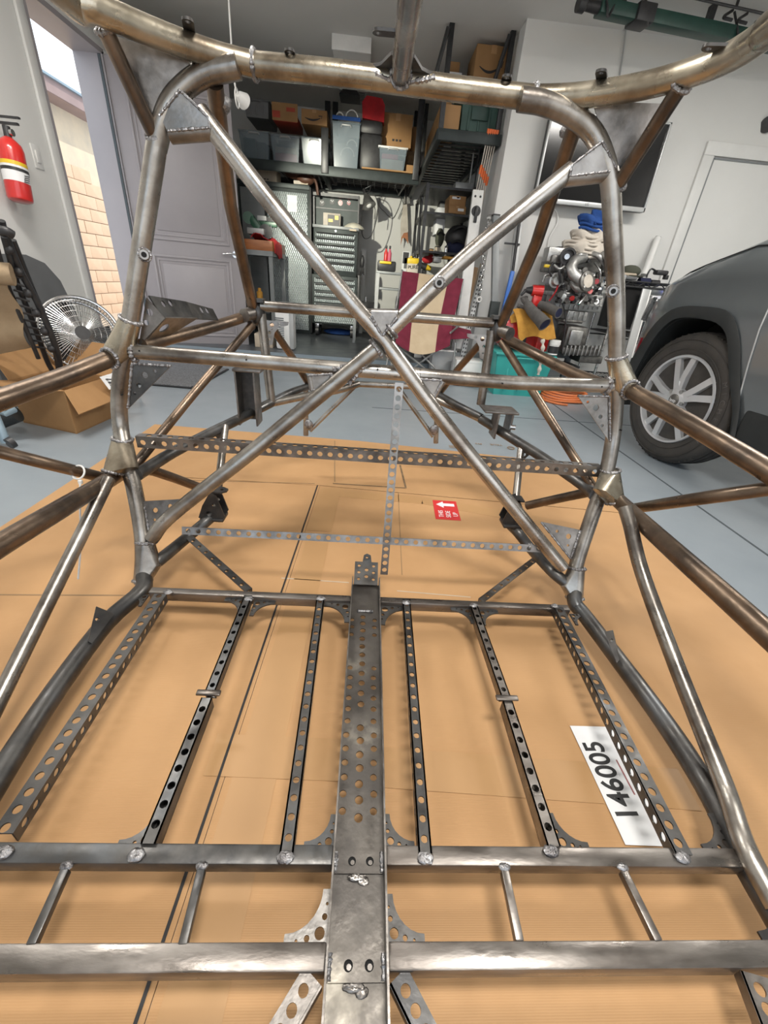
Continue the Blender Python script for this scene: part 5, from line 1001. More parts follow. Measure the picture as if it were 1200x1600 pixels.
pole((0.2733,4.4,0.348), (0.7832,4.55,0.0031)); pole((0.7822,4.42,0.4186), (0.4444,4.58,0.0795)); pole((0.4892,4.6,0.3054), (0.7959,4.6,0.0609)); pole((0.8579,4.74,0.7763), (0.9395,4.7,0.0581)); pole((0.7913,4.4,0.5043), (0.9511,4.7,0.5764))
g = G(); g.grid([[(0.8267,4.66,0.5525), (1.05,4.7,0.516)], [(0.8186,4.5,0.4354), (1.049,4.52,0.4621)]], .004); g.done('armrest', 'maroon', ccx, True, 80)
# odds and ends under the chair by the step
for nm, lab, cs_, m in (('metal_toolbox', 'grey metal toolbox on the floor behind the camp chair legs', ((0.8134,4.8,0.2562),(0.2555,0.2,0.1035)), 'lgrey'), ('metal_channel', 'short grey metal channel lying at right of grey toolbox', ((1.096,4.78,0.2474),(0.3069,0.12,0.0784)), 'grey'), ('white_board_offcut', 'white board offcut standing under the camp chair', ((0.5966,5.31,0.1957),(0.0928,0.02,0.1375)), 'white'), ('white_slab', 'white flat panel lying low beside the teal tote', ((1.038,4.525,0.2005),(0.2893,0.25,0.112)), 'white')):
    zb = .006 if cs_[0][1] < 4.9 else .112; h = cs_[0][2] + cs_[1][2] / 2
    t = thing(nm, lab, 'toolbox' if 'box' in nm else 'panel', (cs_[0][0], cs_[0][1], zb)); B('body', (cs_[0][0], cs_[0][1], (h + zb) / 2), (cs_[1][0], cs_[1][1], h - zb), m, t, .006); B('edge_trim', (cs_[0][0], cs_[0][1] - cs_[1][1] / 2, h - .012), (cs_[1][0] * .98, .008, .014), 'chrome' if 'box' in nm else m, t)
# teal tote with welding gear
tt = tub('teal_tote', 'teal plastic tote on the floor under the welding gear', (1.49, 4.36, .20), (.56, .50, .40), 'teal', None, 'teal', (), True, .84)
rb = thing('red_case', 'red plastic case lying open on the teal tote', 'case', (1.5, 4.3, .42))
B('case_body', (1.49, 4.42, .555), (.44, .30, .25), 'red', rb, .04); B('case_end', (1.655, 4.27, .53), (.12, .12, .22), 'red', rb, .015); B('case_latch', (1.49, 4.265, .53), (.03, .02, .09), 'black', rb)
lg = thing('leather_apron', 'golden suede welding leather folded over the red case', 'leather', (1.46, 4.3, .66))
rows = []
for i in range(8):
    u = i / 7; r = []
    for j in range(11):
        v_ = j / 10; p = lerp(lerp((1.328,4.3,0.7555), (1.694,4.3,0.7502), v_), lerp((1.381,4.13,0.5438), (1.735,4.13,0.5477), v_), u); p = V(p) + V((.0, -.03 * math.sin(PI * u), .012 * math.sin(9 * v_ + 4 * u) - .03 * (u ** 3) * (1 if .0 < v_ < .15 else 0)))
        r.append(p)
    rows.append(r)
G().grid(rows, .008).done('leather_panel', 'leather_y', lg, True, 80); G().prism([(1.311,4.28,0.6955), (1.357,4.28,0.7372), (1.398,4.24,0.6667), (1.323,4.24,0.6446)], (0, .02, .0)).done('leather_flap', 'leather_y', lg)
def glove(name, label, spine, rad, fingers):
    t = thing(name, label, 'glove', spine[-1]); sp_ = catmull([V(p) for p in spine], 5); n = len(sp_); r_ = [rad[0] + (rad[1] - rad[0]) * (k / (n - 1)) ** .8 for k in range(n)]
    G().sweep(sp_, r_, 16, True).done('gauntlet', 'glove', t, True, 80); d = (sp_[-1] - sp_[-2]).normalized()
    G().lathe(sp_[-1], d, [(.001, r_[-1] * .82), (.002, r_[-1] * .80)], 16).done('cuff_lining', 'navy', t); G().torus(sp_[-1], d, r_[-1] * .93, r_[-1] * .10, 22, 6).done('cuff_hem', 'glove', t)
    for f in fingers: T('finger', [sp_[2], *f], [rad[0] * .5] * (8 * len(f)) + [rad[0] * .3], 'glove', t, 8, 8)
glove('welding_glove', 'grey suede welding glove lying in front, cuff open toward viewer', [(1.443,4.26,0.8095), (1.481,4.19,0.7578), (1.524,4.09,0.7099), (1.56,4.03,0.6702)], (.040, .060), [[V((1.438,4.38,0.8358)), V((1.425,4.4,0.8666))], [V((1.467,4.4,0.848)), V((1.464,4.41,0.8746))], [V((1.42,4.34,0.782)), V((1.38,4.34,0.7953))]])
glove('welding_glove', 'grey suede welding glove behind, cuff opening to the right', [(1.578,4.32,0.8166), (1.634,4.26,0.8025), (1.677,4.18,0.7785), (1.702,4.13,0.7678)], (.035, .047), [[V((1.575,4.44,0.8214)), V((1.538,4.44,0.8186))], [V((1.659,4.4,0.7406)), V((1.645,4.42,0.772))]])
rd_ = thing('red_drill', 'red and black power drill resting against the engine', 'drill', (1.568,4.4,0.8447))
p, q = V((1.447,4.4,0.9275)), V((1.601,4.38,0.9289)); G().cyl(p, lerp(p, q, .35), .022, .036).done('chuck', 'black', rd_); G().cyl(lerp(p, q, .35), q, .048, .05).done('drill_body', 'red', rd_); G().cyl(V((1.41,4.4,0.8763)), p, .010, .016, 10).done('drill_bit', 'black', rd_)
a = V((1.564,4.39,0.8449)); B('grip', a, (.085, .06, .11), 'red', rd_, .015); B('battery', a + V((.06, .01, .0)), (.05, .07, .12), 'black', rd_, .01)
jr = thing('white_jar', 'white capped jar with dark label on the teal tote corner', 'jar', (1.754,4.1,0.3999)); c = V((1.744,4.1,0.4108)); c.z = .412; c.x = 1.745; c.y = 4.14
G().lathe(c, (0, 0, 1), [(0, .045), (.085, .045), (.088, .05), (.125, .05), (.128, .046)], 22).done('jar', 'white', jr); G().lathe(c, (0, 0, 1), [(.012, .0452), (.012, .0458), (.075, .0458), (.075, .0452)], 22).done('jar_label', 'black', jr)
rp_ = thing('cloth_strip', 'frayed off-white cloth strip hanging down over the teal tote', 'cloth', (1.608,4,0.3883)); pts = [V(p) for p in ((1.595,4.08,0.5434), (1.618,4.07,0.446), (1.631,4.08,0.3423), (1.638,4.1,0.2269))]
pts = [(p.x, min(p.y, 4.085), p.z) for p in pts]; T('strip', pts, [.015 + .006 * math.sin(k * 1.3) for k in range(25)], 'ragwhite', rp_, 6, 8)
hc_ = thing('orange_hose', 'coil of orange hose lying on the floor beside teal tote', 'hose', (1.98, 4.15, 0))
T('coil', [(1.98 + (.24 - .012 * (k // 18)) * math.cos(k * PI / 9), 4.15 + (.19 - .01 * (k // 18)) * math.sin(k * PI / 9), .016 + .020 * (k // 18) + .004 * math.sin(k)) for k in range(72)], .011, 'orange', hc_, 8, 2)
T('hose_end', [(1.75, 4.1, .02), (1.72, 4.0, .015), (1.8, 3.9, .012), (1.9, 3.86, .012)], .011, 'orange', hc_, 8, 5)
# engine on its stand
en = thing('car_engine', 'bare aluminium engine and gearbox on a stand with rags on top', 'engine', (1.95, 4.5, 0)); EY = 4.42
def eb(name, x0, y0, x1, y1, dy, dep, mat, bev=.012): return None
B('cylinder_block', (1.961,4.61,1.067),(0.4386,0.32,0.2937), 'alu_dark', en, 0.012)
B('cylinder_head', (1.915,4.62,1.177),(0.4912,0.36,0.1599), 'alu_dark', en, 0.012)
B('valve_cover', (1.918,4.64,1.27),(0.4768,0.34,0.0589), 'black', en, 0.012)
B('accessory_housing', (1.644,4.43,1.224),(0.1628,0.14,0.1157), 'alu', en, 0.012)
B('accessory_housing', (1.621,4.37,1.187),(0.0579,0.1,0.0675), 'alu_dark', en, 0.012)
B('alternator_bracket', (1.69,4.42,1.02),(0.1195,0.12,0.0713), 'alu', en, 0.012)
B('yellow_connector', (1.576,4.355,1.131),(0.0527,0.03,0.0246), 'yellow', en, 0.004)
B('oil_pan', (1.991,4.59,0.853),(0.4727,0.34,0.1298), 'alu', en, 0.012)
B('pan_rail', (1.954,4.59,0.9201),(0.5033,0.38,0.037), 'alu', en, 0.012)
B('ribbed_case', (2.017,4.58,0.7423),(0.2023,0.3,0.0892), 'alu', en, 0.012)
B('case_flange', (1.989,4.58,0.6926),(0.203,0.32,0.0281), 'alu_dark', en, 0.012)
B('gearbox_case', (2.036,4.51,0.5524),(0.2231,0.3,0.2072), 'alu_dark', en, 0.03)
B('gearbox_cover', (2.019,4.35,0.5554),(0.1266,0.04,0.1372), 'alu', en, 0.012)
B('gearbox_ribs', (2.113,4.49,0.4305),(0.3983,0.34,0.0648), 'alu_dark', en, 0.012)
B('gearbox_pan', (2.239,4.49,0.3665),(0.2411,0.3,0.0722), 'alu_dark', en, 0.012)
B('cooling_rib', (1.945,4.315,0.4361),(0.0127,0.03,0.0935), 'alu', en, 0.002)
B('cooling_rib', (1.986,4.315,0.4391),(0.0128,0.03,0.0935), 'alu', en, 0.002)
B('cooling_rib', (2.027,4.315,0.4421),(0.0128,0.03,0.0935), 'alu', en, 0.002)
B('cooling_rib', (2.067,4.315,0.445),(0.0128,0.03,0.0935), 'alu', en, 0.002)
B('cooling_rib', (2.108,4.315,0.448),(0.0128,0.03,0.0934), 'alu', en, 0.002)
B('cooling_rib', (2.149,4.315,0.451),(0.0128,0.03,0.0934), 'alu', en, 0.002)
B('cooling_rib', (2.19,4.315,0.454),(0.0128,0.03,0.0934), 'alu', en, 0.002)
B('cooling_rib', (2.231,4.315,0.457),(0.0128,0.03,0.0934), 'alu', en, 0.002)
B('cooling_rib', (2.272,4.315,0.4599),(0.0128,0.03,0.0934), 'alu', en, 0.002)
B('casting_rib', (1.768,4.415,0.8318),(0.0124,0.02,0.0972), 'alu', en, 0.002)
B('casting_rib', (1.816,4.415,0.8353),(0.0124,0.02,0.0972), 'alu', en, 0.002)
B('casting_rib', (1.863,4.415,0.8389),(0.0124,0.02,0.0972), 'alu', en, 0.002)
B('casting_rib', (1.91,4.415,0.8424),(0.0124,0.02,0.0972), 'alu', en, 0.002)
B('casting_rib', (1.957,4.415,0.846),(0.0124,0.02,0.0971), 'alu', en, 0.002)
B('casting_rib', (2.004,4.415,0.8495),(0.0124,0.02,0.0971), 'alu', en, 0.002)
B('casting_rib', (2.051,4.415,0.8531),(0.0124,0.02,0.0971), 'alu', en, 0.002)
B('casting_rib', (2.098,4.415,0.8566),(0.0124,0.02,0.0971), 'alu', en, 0.002)
B('casting_rib', (2.146,4.415,0.8602),(0.0124,0.02,0.0971), 'alu', en, 0.002)
B('casting_rib', (2.193,4.415,0.8637),(0.0124,0.02,0.097), 'alu', en, 0.002)
B('casting_rib', (1.986,4.415,0.8457),(0.4716,0.02,0.0162), 'alu', en, 0.002)
B('case_rib', (1.931,4.43,0.7367),(0.0126,0.02,0.0779), 'alu', en, 0.002)
B('case_rib', (1.981,4.43,0.7404),(0.0126,0.02,0.0778), 'alu', en, 0.002)
B('case_rib', (2.031,4.43,0.7442),(0.0126,0.02,0.0778), 'alu', en, 0.002)
B('case_rib', (2.082,4.43,0.748),(0.0126,0.02,0.0778), 'alu', en, 0.002)
ex_ = lambda n, pts, r, m, sm=6: T(n, pts, r, m, en, 14, sm)
ex_('exhaust_pipe', [(1.877,4.32,1.221), (1.78,4.26,1.182), (1.752,4.22,1.121), (1.793,4.18,1.064), (1.863,4.16,1.04)], .046, 'alu')
ex_('exhaust_pipe', [(1.828,4.3,1.026), (1.865,4.24,0.9783), (1.909,4.2,0.9876)], .036, 'alu')
fl = V((1.885,4.14,1.032)); fd = V((.35, -1, .25)).normalized(); G().lathe(fl, fd, [(-.012, .082), (.012, .082), (.014, .078)], 26).done('exhaust_flange', 'alu_dark', en); G().cyl(fl + fd * .013, fl + fd * .018, .052, None, 24).done('flange_cover', 'ragwhite', en)
for k in range(4):
    a_ = PI / 4 + k * PI / 2; u, q, _ = frame(fd); G().cyl(fl + (u * math.cos(a_) + q * math.sin(a_)) * .068 + fd * .01, fl + (u * math.cos(a_) + q * math.sin(a_)) * .068 + fd * .03, .010, None, 8).done('flange_bolt', 'chrome', en)
G().lathe((1.717,4.3,1.213), (0, -1, 0), [(0, .070), (.03, .070), (.03, .052), (.012, .050)], 26).done('belt_pulley', 'black', en); G().cyl((1.713,4.29,1.212), (1.697,4.25,1.21), .022, None, 14).done('pulley_hub', 'chrome', en)
G().lathe((1.673,4.32,1.024), (0, -1, 0), [(0, .062), (.02, .064), (.022, .05), (.05, .035)], 22).done('alternator', 'alu', en)
for k, (p0, p1, p2, m, r) in enumerate((((1.676,4.28,1.165), (1.657,4.24,1.094), (1.703,4.26,1.007), 'black', .011), ((1.748,4.28,1.161), (1.707,4.22,1.097), (1.729,4.26,1.039), 'black', .009), ((1.603,4.3,1.16), (1.57,4.26,1.097), (1.614,4.28,1.051), 'black', .008), ((1.613,4.28,1.141), (1.652,4.24,1.113), (1.7,4.26,1.137), 'alu', .010), ((1.699,4.28,1.127), (1.73,4.22,1.099), (1.786,4.26,1.124), 'chrome', .008), ((1.802,4.3,1.205), (1.811,4.26,1.233), (1.868,4.28,1.229), 'alu', .016), ((1.94,4.3,1.254), (1.99,4.24,1.227), (2.085,4.28,1.147), 'alu', .022), ((1.985,4.3,1.189), (2.026,4.24,1.122), (2.051,4.26,1.043), 'chrome', .010), ((1.551,4.3,1.005), (1.553,4.28,1.056), (1.616,4.3,1.071), 'lgrey', .006), ((1.931,4.2,0.9225), (1.899,4.16,0.8905), (1.866,4.14,0.8527), 'chrome', .011), ((1.996,4.25,1.257), (2.052,4.2,1.192), (2.099,4.25,1.098), 'alu_dark', .026), ((1.701,4.3,0.9855), (1.676,4.26,0.9325), (1.653,4.3,0.8555), 'redcloth', .007), ((1.798,4.36,0.8638), (1.857,4.3,0.7069), (1.9,4.3,0.4331), 'black', .007))):
    ex_('engine_hose' if m == 'black' else 'engine_pipe', [p0, p1, p2], r, m, 5)
for k in range(60):
    px_, py_ = random.uniform(-.18, .20), random.uniform(.86, 1.20); G().cyl((1.92 + px_, 4.37, py_), (1.92 + px_, 4.31 - .02 * random.random(), py_), random.uniform(.012, .026), None, 8).done('engine_fitting', random.choice(('alu', 'alu_dark', 'black', 'chrome', 'alu_dark')), en)
for p, m in (((1.848,4.28,0.8924), 'red'), ((1.969,4.22,0.961), 'red'), ((2.012,4.24,1.041), 'lens')): G().cyl(p, V(p) + V((0, -.02, 0)), .022, None, 12).done('red_plug', m, en)
B('stand_post', (1.90, 4.68, .55), (.07, .07, 1.1), 'grey', en); B('stand_base', (2.02, 4.59, .04), (.42, .34, .06), 'blackm', en, .006); B('stand_arm', (1.95, 4.62, .36), (.36, .1, .06), 'grey', en)
for x in (1.86, 2.12): B('stand_upright', (x, 4.60, .20), (.05, .05, .30), 'grey', en)
B('stand_plate', (1.99, 4.48, .285), (.30, .30, .02), 'blackm', en)
def rag(name, label, c, r, sq, mat, n=4, amp=.02):
    t = thing(name, label, 'rag', (c[0], c[1], c[2] - r * sq[2])); g = G(); g.ball(c, r, 26, sq)
    for v in g.bm.verts:
        p = v.co - V(c); v.co += V((math.sin(p.z * 60 + p.x * 24), math.sin(p.x * 40 + 2), math.sin(p.x * 38 + p.z * 30 + p.y * 20))) * amp
    g.done('cloth', mat, t, True, 80); g = G()
    for k in range(n): g.sweep([V(c) + V((r * sq[0] * math.cos(a), -r * sq[1] * .9 * abs(math.sin(a)) - .004, r * sq[2] * (-.7 + .4 * k) + .012 * math.sin(3 * a))) for a in [PI * (.08 + .84 * j / 10) for j in range(11)]], .012, 6)
    g.done('cloth_fold', mat, t, True, 80); return t
rag('white_rags', 'pile of off-white folded rags lying on the engine', (1.915,4.45,1.289), .21, (1.0, .8, .36), 'ragwhite', 4)
rag('white_rags', 'crumpled pale rag between folded rags and blue cloth', (1.909,4.42,1.375), .14, (1.1, .8, .55), 'ragwhite', 3, .02)
rag('blue_cloth', 'blue crumpled cloth on top of the rag pile', (1.942,4.42,1.488), .125, (1.2, .8, .62), 'blue', 3, .025)
b_ = bpy.data.objects['blue_cloth']; G().hull([(1.884,4.38,1.465), (1.964,4.38,1.471), (1.915,4.42,1.569), (1.984,4.45,1.545), (1.891,4.3,1.468)]).done('cloth_peak', 'blue', b_, True, 80)
# television on the front wall
tv = thing('television', 'large flat television with silver frame on the white front wall', 'television', (2.0, 4.78, 1.65))
c0_, c1_, c2_, c3_ = (V(p) for p in ((1.439,4.74,1.65), (2.494,4.74,1.646), (2.55,4.74,2.279), (1.462,4.74,2.297)))
x0, x1 = (c0_.x + c3_.x) / 2, (c1_.x + c2_.x) / 2; z0, z1 = (c0_.z + c1_.z) / 2, (c2_.z + c3_.z) / 2
B('back_housing', ((x0 + x1) / 2, 4.79, (z0 + z1) / 2), (x1 - x0, .06, z1 - z0), 'black', tv, .004); B('screen', ((x0 + x1) / 2, 4.756, (z0 + z1) / 2 + .01), (x1 - x0 - .03, .008, z1 - z0 - .05), 'screen', tv)
for nm, c, s in (('frame_bottom', ((x0 + x1) / 2, 4.75, z0 + .018), (x1 - x0, .03, .036)), ('frame_top', ((x0 + x1) / 2, 4.75, z1 - .008), (x1 - x0, .03, .016)), ('frame_side', (x0 + .008, 4.75, (z0 + z1) / 2), (.016, .03, z1 - z0)), ('frame_side', (x1 - .008, 4.75, (z0 + z1) / 2), (.016, .03, z1 - z0))): B(nm, c, s, 'tvframe', tv, .003)
text('maker_mark', 'LG', .030, 'ink', tv, ((x0 + x1) / 2 - .03, 4.7345, z0 + .018), (1, 0, 0), (0, 0, 1)); B('wall_bracket', ((x0 + x1) / 2, 4.86, (z0 + z1) / 2), (.4, .09, .3), 'blackm', tv)
tc_ = thing('tv_cable', 'white cable hanging down the wall below the television', 'cable', (1.765,4.88,1.563)); T('cable', [(1.691,4.885,1.649), (1.75,4.885,1.598), (1.772,4.885,1.523), (1.748,4.885,1.448), (1.728,4.885,1.383), (1.74,4.885,1.242)], .008, 'white', tc_, 8, 6)
T('plug_end', [(1.69,4.88,1.648), (1.672,4.87,1.676)], .013, 'white', tc_, 8, 0)
wl = thing('wall_cord', 'thin grey cord running down the front wall from ceiling', 'cord', (1.995,4.88,2.729)); T('cord', [(1.963,4.885,2.866), (1.984,4.885,2.767), (2.003,4.885,2.654), (2.015,4.885,2.577)], .006, 'lgrey', wl, 6, 5); B('cord_clip', (1.963,4.885,2.866), (.03, .02, .03), 'lgrey', wl)
wn = thing('black_wall_knob', 'round black object on front wall left of car above shelf', 'hook', (2.432,4.85,1.36)); G().ball((2.433,4.84,1.359), .045, 14, (1, .8, 1)).done('knob', 'black', wn); G().cyl((2.433,4.84,1.359), (2.461,4.895,1.364), .015).done('stem', 'blackm', wn)
w3 = thing('round_wall_plate', 'dark round plate on the wall at far right edge', 'plate', (3.471,4.88,2.384)); G().cyl((3.461,4.87,2.385), (3.479,4.895,2.393), .06, None, 24).done('plate', 'black', w3); G().cyl((3.458,4.865,2.384), (3.465,4.875,2.387), .03, None, 18).done('hub', 'blackm', w3)
# dark green beam with clamps under the ceiling, and a wire line
gbm = thing('green_beam', 'dark green steel beam hung under ceiling with black clamps and hooks', 'beam', (2.1, 4.25, 2.7))
ga, gb2 = V((1.503,4.322,2.72)), V((3.292,4.53,2.72)); d = gb2 - ga; rot = Matrix.Rotation(math.atan2(d.y, d.x), 3, 'Z'); B('beam', (ga + gb2) / 2, (d.length, .10, .075), 'green', gbm, .004, rot)
G().lathe(ga, -d.normalized(), [(0, .035), (.10, .03), (.11, .045), (.16, .045)], 14).done('end_clamp', 'black', gbm); B('clamp_block', lerp(ga, gb2, .19), (.14, .15, .10), 'black', gbm, .01, rot)
for s in (.02, .2, .62): T('hook_wire', [lerp(ga, gb2, s) + V((-.04, 0, .12)), lerp(ga, gb2, s) + V((0, -.06, .0)), lerp(ga, gb2, s) + V((.03, -.06, -.06)), lerp(ga, gb2, s) + V((.07, -.03, .03))], .008, 'black', gbm, 6, 5)
for s in (.55, .62, .70): T('hook', [lerp(ga, gb2, s) + V((.06, 0, .12)), lerp(ga, gb2, s) + V((-.02, -.05, .06)), lerp(ga, gb2, s) + V((.05, -.05, .05))], .010, 'black', gbm, 6, 5)
for s in (.1, .5, .9): B('hanger', lerp(ga, gb2, s) + V((0, .02, .085)), (.04, .05, .10), 'black', gbm)
wl2 = thing('tension_wire', 'thin black line strung under the ceiling behind green beam', 'wire', (2.21,4.242,2.78)); G().cyl((2.123,4.265,2.8), (3.096,4.378,2.8), .008, None, 6).done('wire', 'black', wl2); G().cyl((2.492,4.311,2.8), V((2.492,4.311,2.8)) + V((0, 0, .055)), .01, None, 6).done('wire_clip', 'black', wl2)
# wire shelf beside the car with its load
ws = thing('wire_shelf', 'chrome and black wire shelf standing against front wall behind the car', 'shelf', (2.75, 4.6, 0)); WX0, WX1, WY0, WY1 = 2.36, 3.35, 4.42, 4.80
for z in (1.075, .62, .18):
    g = G()
    for y in (WY0, WY1): g.cyl((WX0, y, z), (WX1, y, z), .008, None, 6); g.cyl((WX0, y, z - .045), (WX1, y, z - .045), .008, None, 6)
    for x in (WX0, WX1): g.cyl((x, WY0, z), (x, WY1, z), .008, None, 6)
    for k in range(22): g.cyl((WX0 + k * .047, WY0, z), (WX0 + k * .047, WY1, z), .0035, None, 4)
    for k in range(14): g.cyl((WX0 + k * .072, WY0, z if k % 2 else z - .045), (WX0 + (k + 1) * .072, WY0, z - .045 if k % 2 else z), .005, None, 4)
    g.done('wire_deck', 'blackm', ws)
for x in (WX0, WX1):
    for y in (WY0, WY1): G().cyl((x, y, .0), (x, y, 1.12), .014, None, 12).done('post', 'chrome', ws)
for k in range(18): G().torus((WX0, WY0, .12 + k * .055), (0, 0, 1), .014, .002, 12, 4).done('post_groove', 'black', ws)
hb = thing('olive_hat', 'olive green cloth hat on stacked cloth at left of wire shelf', 'hat', (2.441,4.5,1.135)); c = V((2.466,4.55,1.159)); G().ball(c, .085, 16, (1.1, 1, .62)).done('crown', 'olive', hb); G().lathe(c - V((0, 0, .045)), (0, 0, 1), [(0, .12), (.01, .125), (.014, .09)], 22).done('brim', 'olive', hb)
fo = thing('folded_cloth', 'folded taupe cloth under olive hat on wire shelf', 'cloth', (2.455,4.5,1.099)); B('folded_layer', (2.397,4.54,1.129),(0.1704,0.2,0.0255), 'creambox', fo, .01); B('folded_layer', (2.402,4.54,1.101),(0.1828,0.22,0.0307), 'greytote', fo, .01)
wt = thing('white_tube', 'long white plastic tube leaning upright on the wire shelf', 'tube', (2.687,4.7,1.133)); G().cyl((2.792,4.84,1.473), (2.695,4.7,1.145), .030, None, 16).done('tube', 'white', wt); G().cyl(V((2.792,4.84,1.473)) + V((0, 0, 0)), V((2.792,4.84,1.473)) + V((.002, .0, .014)), .026, None, 16).done('tube_end', 'lgrey', wt)
bk = thing('handheld_scanner', 'black handheld tool with curled cord on the wire shelf', 'tool', (2.756,4.5,1.159)); B('body', (2.748,4.52,1.169),(0.1169,0.08,0.0409), 'black', bk, .014); T('curled_cord', [(2.7,4.5,1.171), (2.634,4.5,1.192), (2.614,4.5,1.149), (2.614,4.5,1.117)], .008, 'black', bk, 6, 5); B('foot', (2.802,4.505,1.134),(0.0309,0.05,0.0362), 'black', bk, .004)
bl_ = thing('black_cabinet', 'black box unit on lower level of wire shelf, left', 'box', (2.55, 4.6, .65)); B('body', (2.50, 4.60, .86), (.20, .30, .40), 'black', bl_, .004); B('front_panel', (2.50, 4.445, .86), (.17, .012, .36), 'dark', bl_)
wp = thing('leaning_board', 'tall white board leaning against front of the wire shelf', 'board', (2.6, 4.38, 0)); a, b = V((2.581,4.38,1.019)), V((2.532,4.22,0.3836)); u, q, dd = frame(b - a); q = V((1, 0, 0)); q = (q - dd * q.dot(dd)).normalized(); rot = Matrix((q, q.cross(dd) * -1, dd)).transposed(); B('board', (a + b) / 2, (.075, .02, (b - a).length), 'lgrey', wp, .002, rot); B('board_edge', (a + b) / 2 + V((.04, .0, 0)), (.012, .025, (b - a).length * .98), 'white', wp, .002, rot)
bx = thing('speaker_box', 'dark grey box with blue lit lamp on the wire shelf', 'box', (2.87,4.5,0.9665)); B('body', (2.741,4.56,1.013),(0.1623,0.2,0.0636), 'grey', bx, .004); G().ball((2.824,4.44,1.015), .014, 10).done('blue_lamp', 'bluelamp', bx)
nv = thing('navy_roll', 'rolled dark navy cloth hanging below the wire deck', 'cloth', (2.627,4.5,1.085)); G().cyl((2.54,4.48,1.079), (2.642,4.48,1.081), .035, None, 14).done('roll', 'navy', nv); G().cyl((2.656,4.48,1.077), (2.739,4.48,1.078), .028, None, 14).done('roll_end', 'black', nv)
carton('white_carton', 'white carton with tan picture below the grey box', (2.756,4.56,0.9143),(0.0885,0.2,0.1195), 'paper', tape=False, marks=0); B('picture_patch', (2.76,4.457,0.9041),(0.0569,0.003,0.0544), 'creambox', bpy.data.objects['white_carton.001'])
tub('clear_bin', 'small clear bin with red and brown parts on lower wire deck', (2.796,4.57,0.6443),(0.1241,0.22,0.2322), 'clear', None, 'white', ((0, .5, .8, .4, 'boxred'), (0, .2, .8, .25, 'card_dark')))
# left side: folded lounger, dark table, fan, open box, blue stand
lc = thing('folded_lounger', 'folded reclining lounger with tan fabric and black laced frame at left', 'chair', (-1.95, 2.45, 0))
# fabric panel between two rails, leaning on the wall side
F0, F1, F2, F3 = V((-1.823,2.42,0.8776)), V((-1.825,2.48,0.7962)), V((-1.929,2.62,0.4262)), V((-2.104,2.55,0.3678))
rows = []
for i in range(12):
    v_ = i / 11; l, r = lerp((-1.971,2.42,0.8012), (-2.252,2.55,0.3431), v_), lerp(F1, F2, v_); bulge = .05 * math.sin(v_ * PI * 3)
    rows.append([lerp(l, r, k / 6) + V((0, -.05 - bulge * .5, 0)) for k in range(7)])
G().grid(rows, .006).done('fabric', 'tan', lc, True, 80)
G().sweep([(-1.924,2.36,0.7987), (-1.792,2.42,0.7957)], .05, 12).done('headrest', 'tan', lc)
for pts, r in (([(-1.766,2.42,1.019), (-1.781,2.44,0.9684), (-1.805,2.5,0.8065), (-1.807,2.56,0.6401), (-1.825,2.62,0.4163), (-1.867,2.66,0.26)], .016), ([(-1.777,2.42,0.9544), (-1.843,2.5,0.7604), (-1.876,2.57,0.5703), (-1.915,2.64,0.353), (-1.915,2.66,0.2755)], .014), ([(-1.797,2.5,0.9452), (-1.845,2.6,0.7289), (-1.883,2.7,0.49), (-1.919,2.72,0.2638)], .014), ([(-1.809,2.4,0.9556), (-1.864,2.46,0.7591), (-1.887,2.5,0.668), (-1.915,2.58,0.3627)], .012)): T('frame_tube', pts, r, 'blackm', lc, 10, 6)
T('armrest', [(-1.815,2.38,0.9737), (-1.734,2.38,0.9776), (-1.718,2.4,0.9652)], .020, 'black', lc, 12, 5)
for k in range(11):
    s = k / 10; T('elastic_cord', [lerp(F1, F2, s) + V((-.01, -.03, 0)), lerp((-1.795,2.48,0.7928), (-1.871,2.6,0.4332), s) + V((0, 0, -.015))], .006, 'black', lc, 6, 0)
for k in range(6): G().ball(lerp((-1.787,2.44,0.9026), (-1.84,2.6,0.418), k / 5), .022, 10, (1, .8, 1)).done('frame_joint', 'black', lc)
dt = thing('dark_tabletop', 'dark grey round-cornered tabletop leaning on the left wall', 'table', (-2.33, 3.3, 0))
oz = [(2.75, .02), (2.75, .86), (3.34, .875), (3.50, .83), (3.61, .72), (3.68, .5), (3.74, .02)]
G().prism([(-2.30 - .05 * z, y, z) for y, z in oz], (-.035, 0, .0)).done('tabletop', 'greytote', dt); G().prism([(-2.296 - .05 * z, y, z) for y, z in ((2.74, .0), (2.74, .03), (3.76, .03), (3.76, .0))], (-.045, 0, 0)).done('edge_band', 'black', dt)
fn = thing('drum_fan', 'silver wire cage floor fan tilted beside the cardboard box', 'fan', (-1.85, 3.05, 0))
fc = V((-1.896,3,0.4489)); fd = V((.62, -.75, .30)).normalized(); u, q, _ = frame(fd); R = .225
G().torus(fc, fd, R, .011, 40, 8).done('cage_ring', 'chrome', fn); G().torus(fc - fd * .13, fd, R * 1.0, .010, 40, 8).done('cage_ring', 'chrome', fn)
for k in range(6): G().torus(fc + fd * (.045 * (1 - (k / 5.5) ** 2)), fd, R * (.16 + .15 * k), .0022, 32, 4).done('cage_ring', 'chrome', fn)
for k in range(72):
    a_ = 2 * PI * k / 72; v_ = u * math.cos(a_) + q * math.sin(a_)
    o = G().sweep([fc + fd * .05 + v_ * R * .16, fc + fd * .035 + v_ * R * .6, fc + v_ * R, fc - fd * .13 + v_ * R], .0019, 4).done('cage_wire', 'chrome', fn)
G().cyl(fc + fd * .045, fc + fd * .055, .042, None, 20).done('cage_hub', 'black', fn); G().cyl(fc - fd * .10, fc - fd * .22, .07, .06, 20).done('motor', 'black', fn)
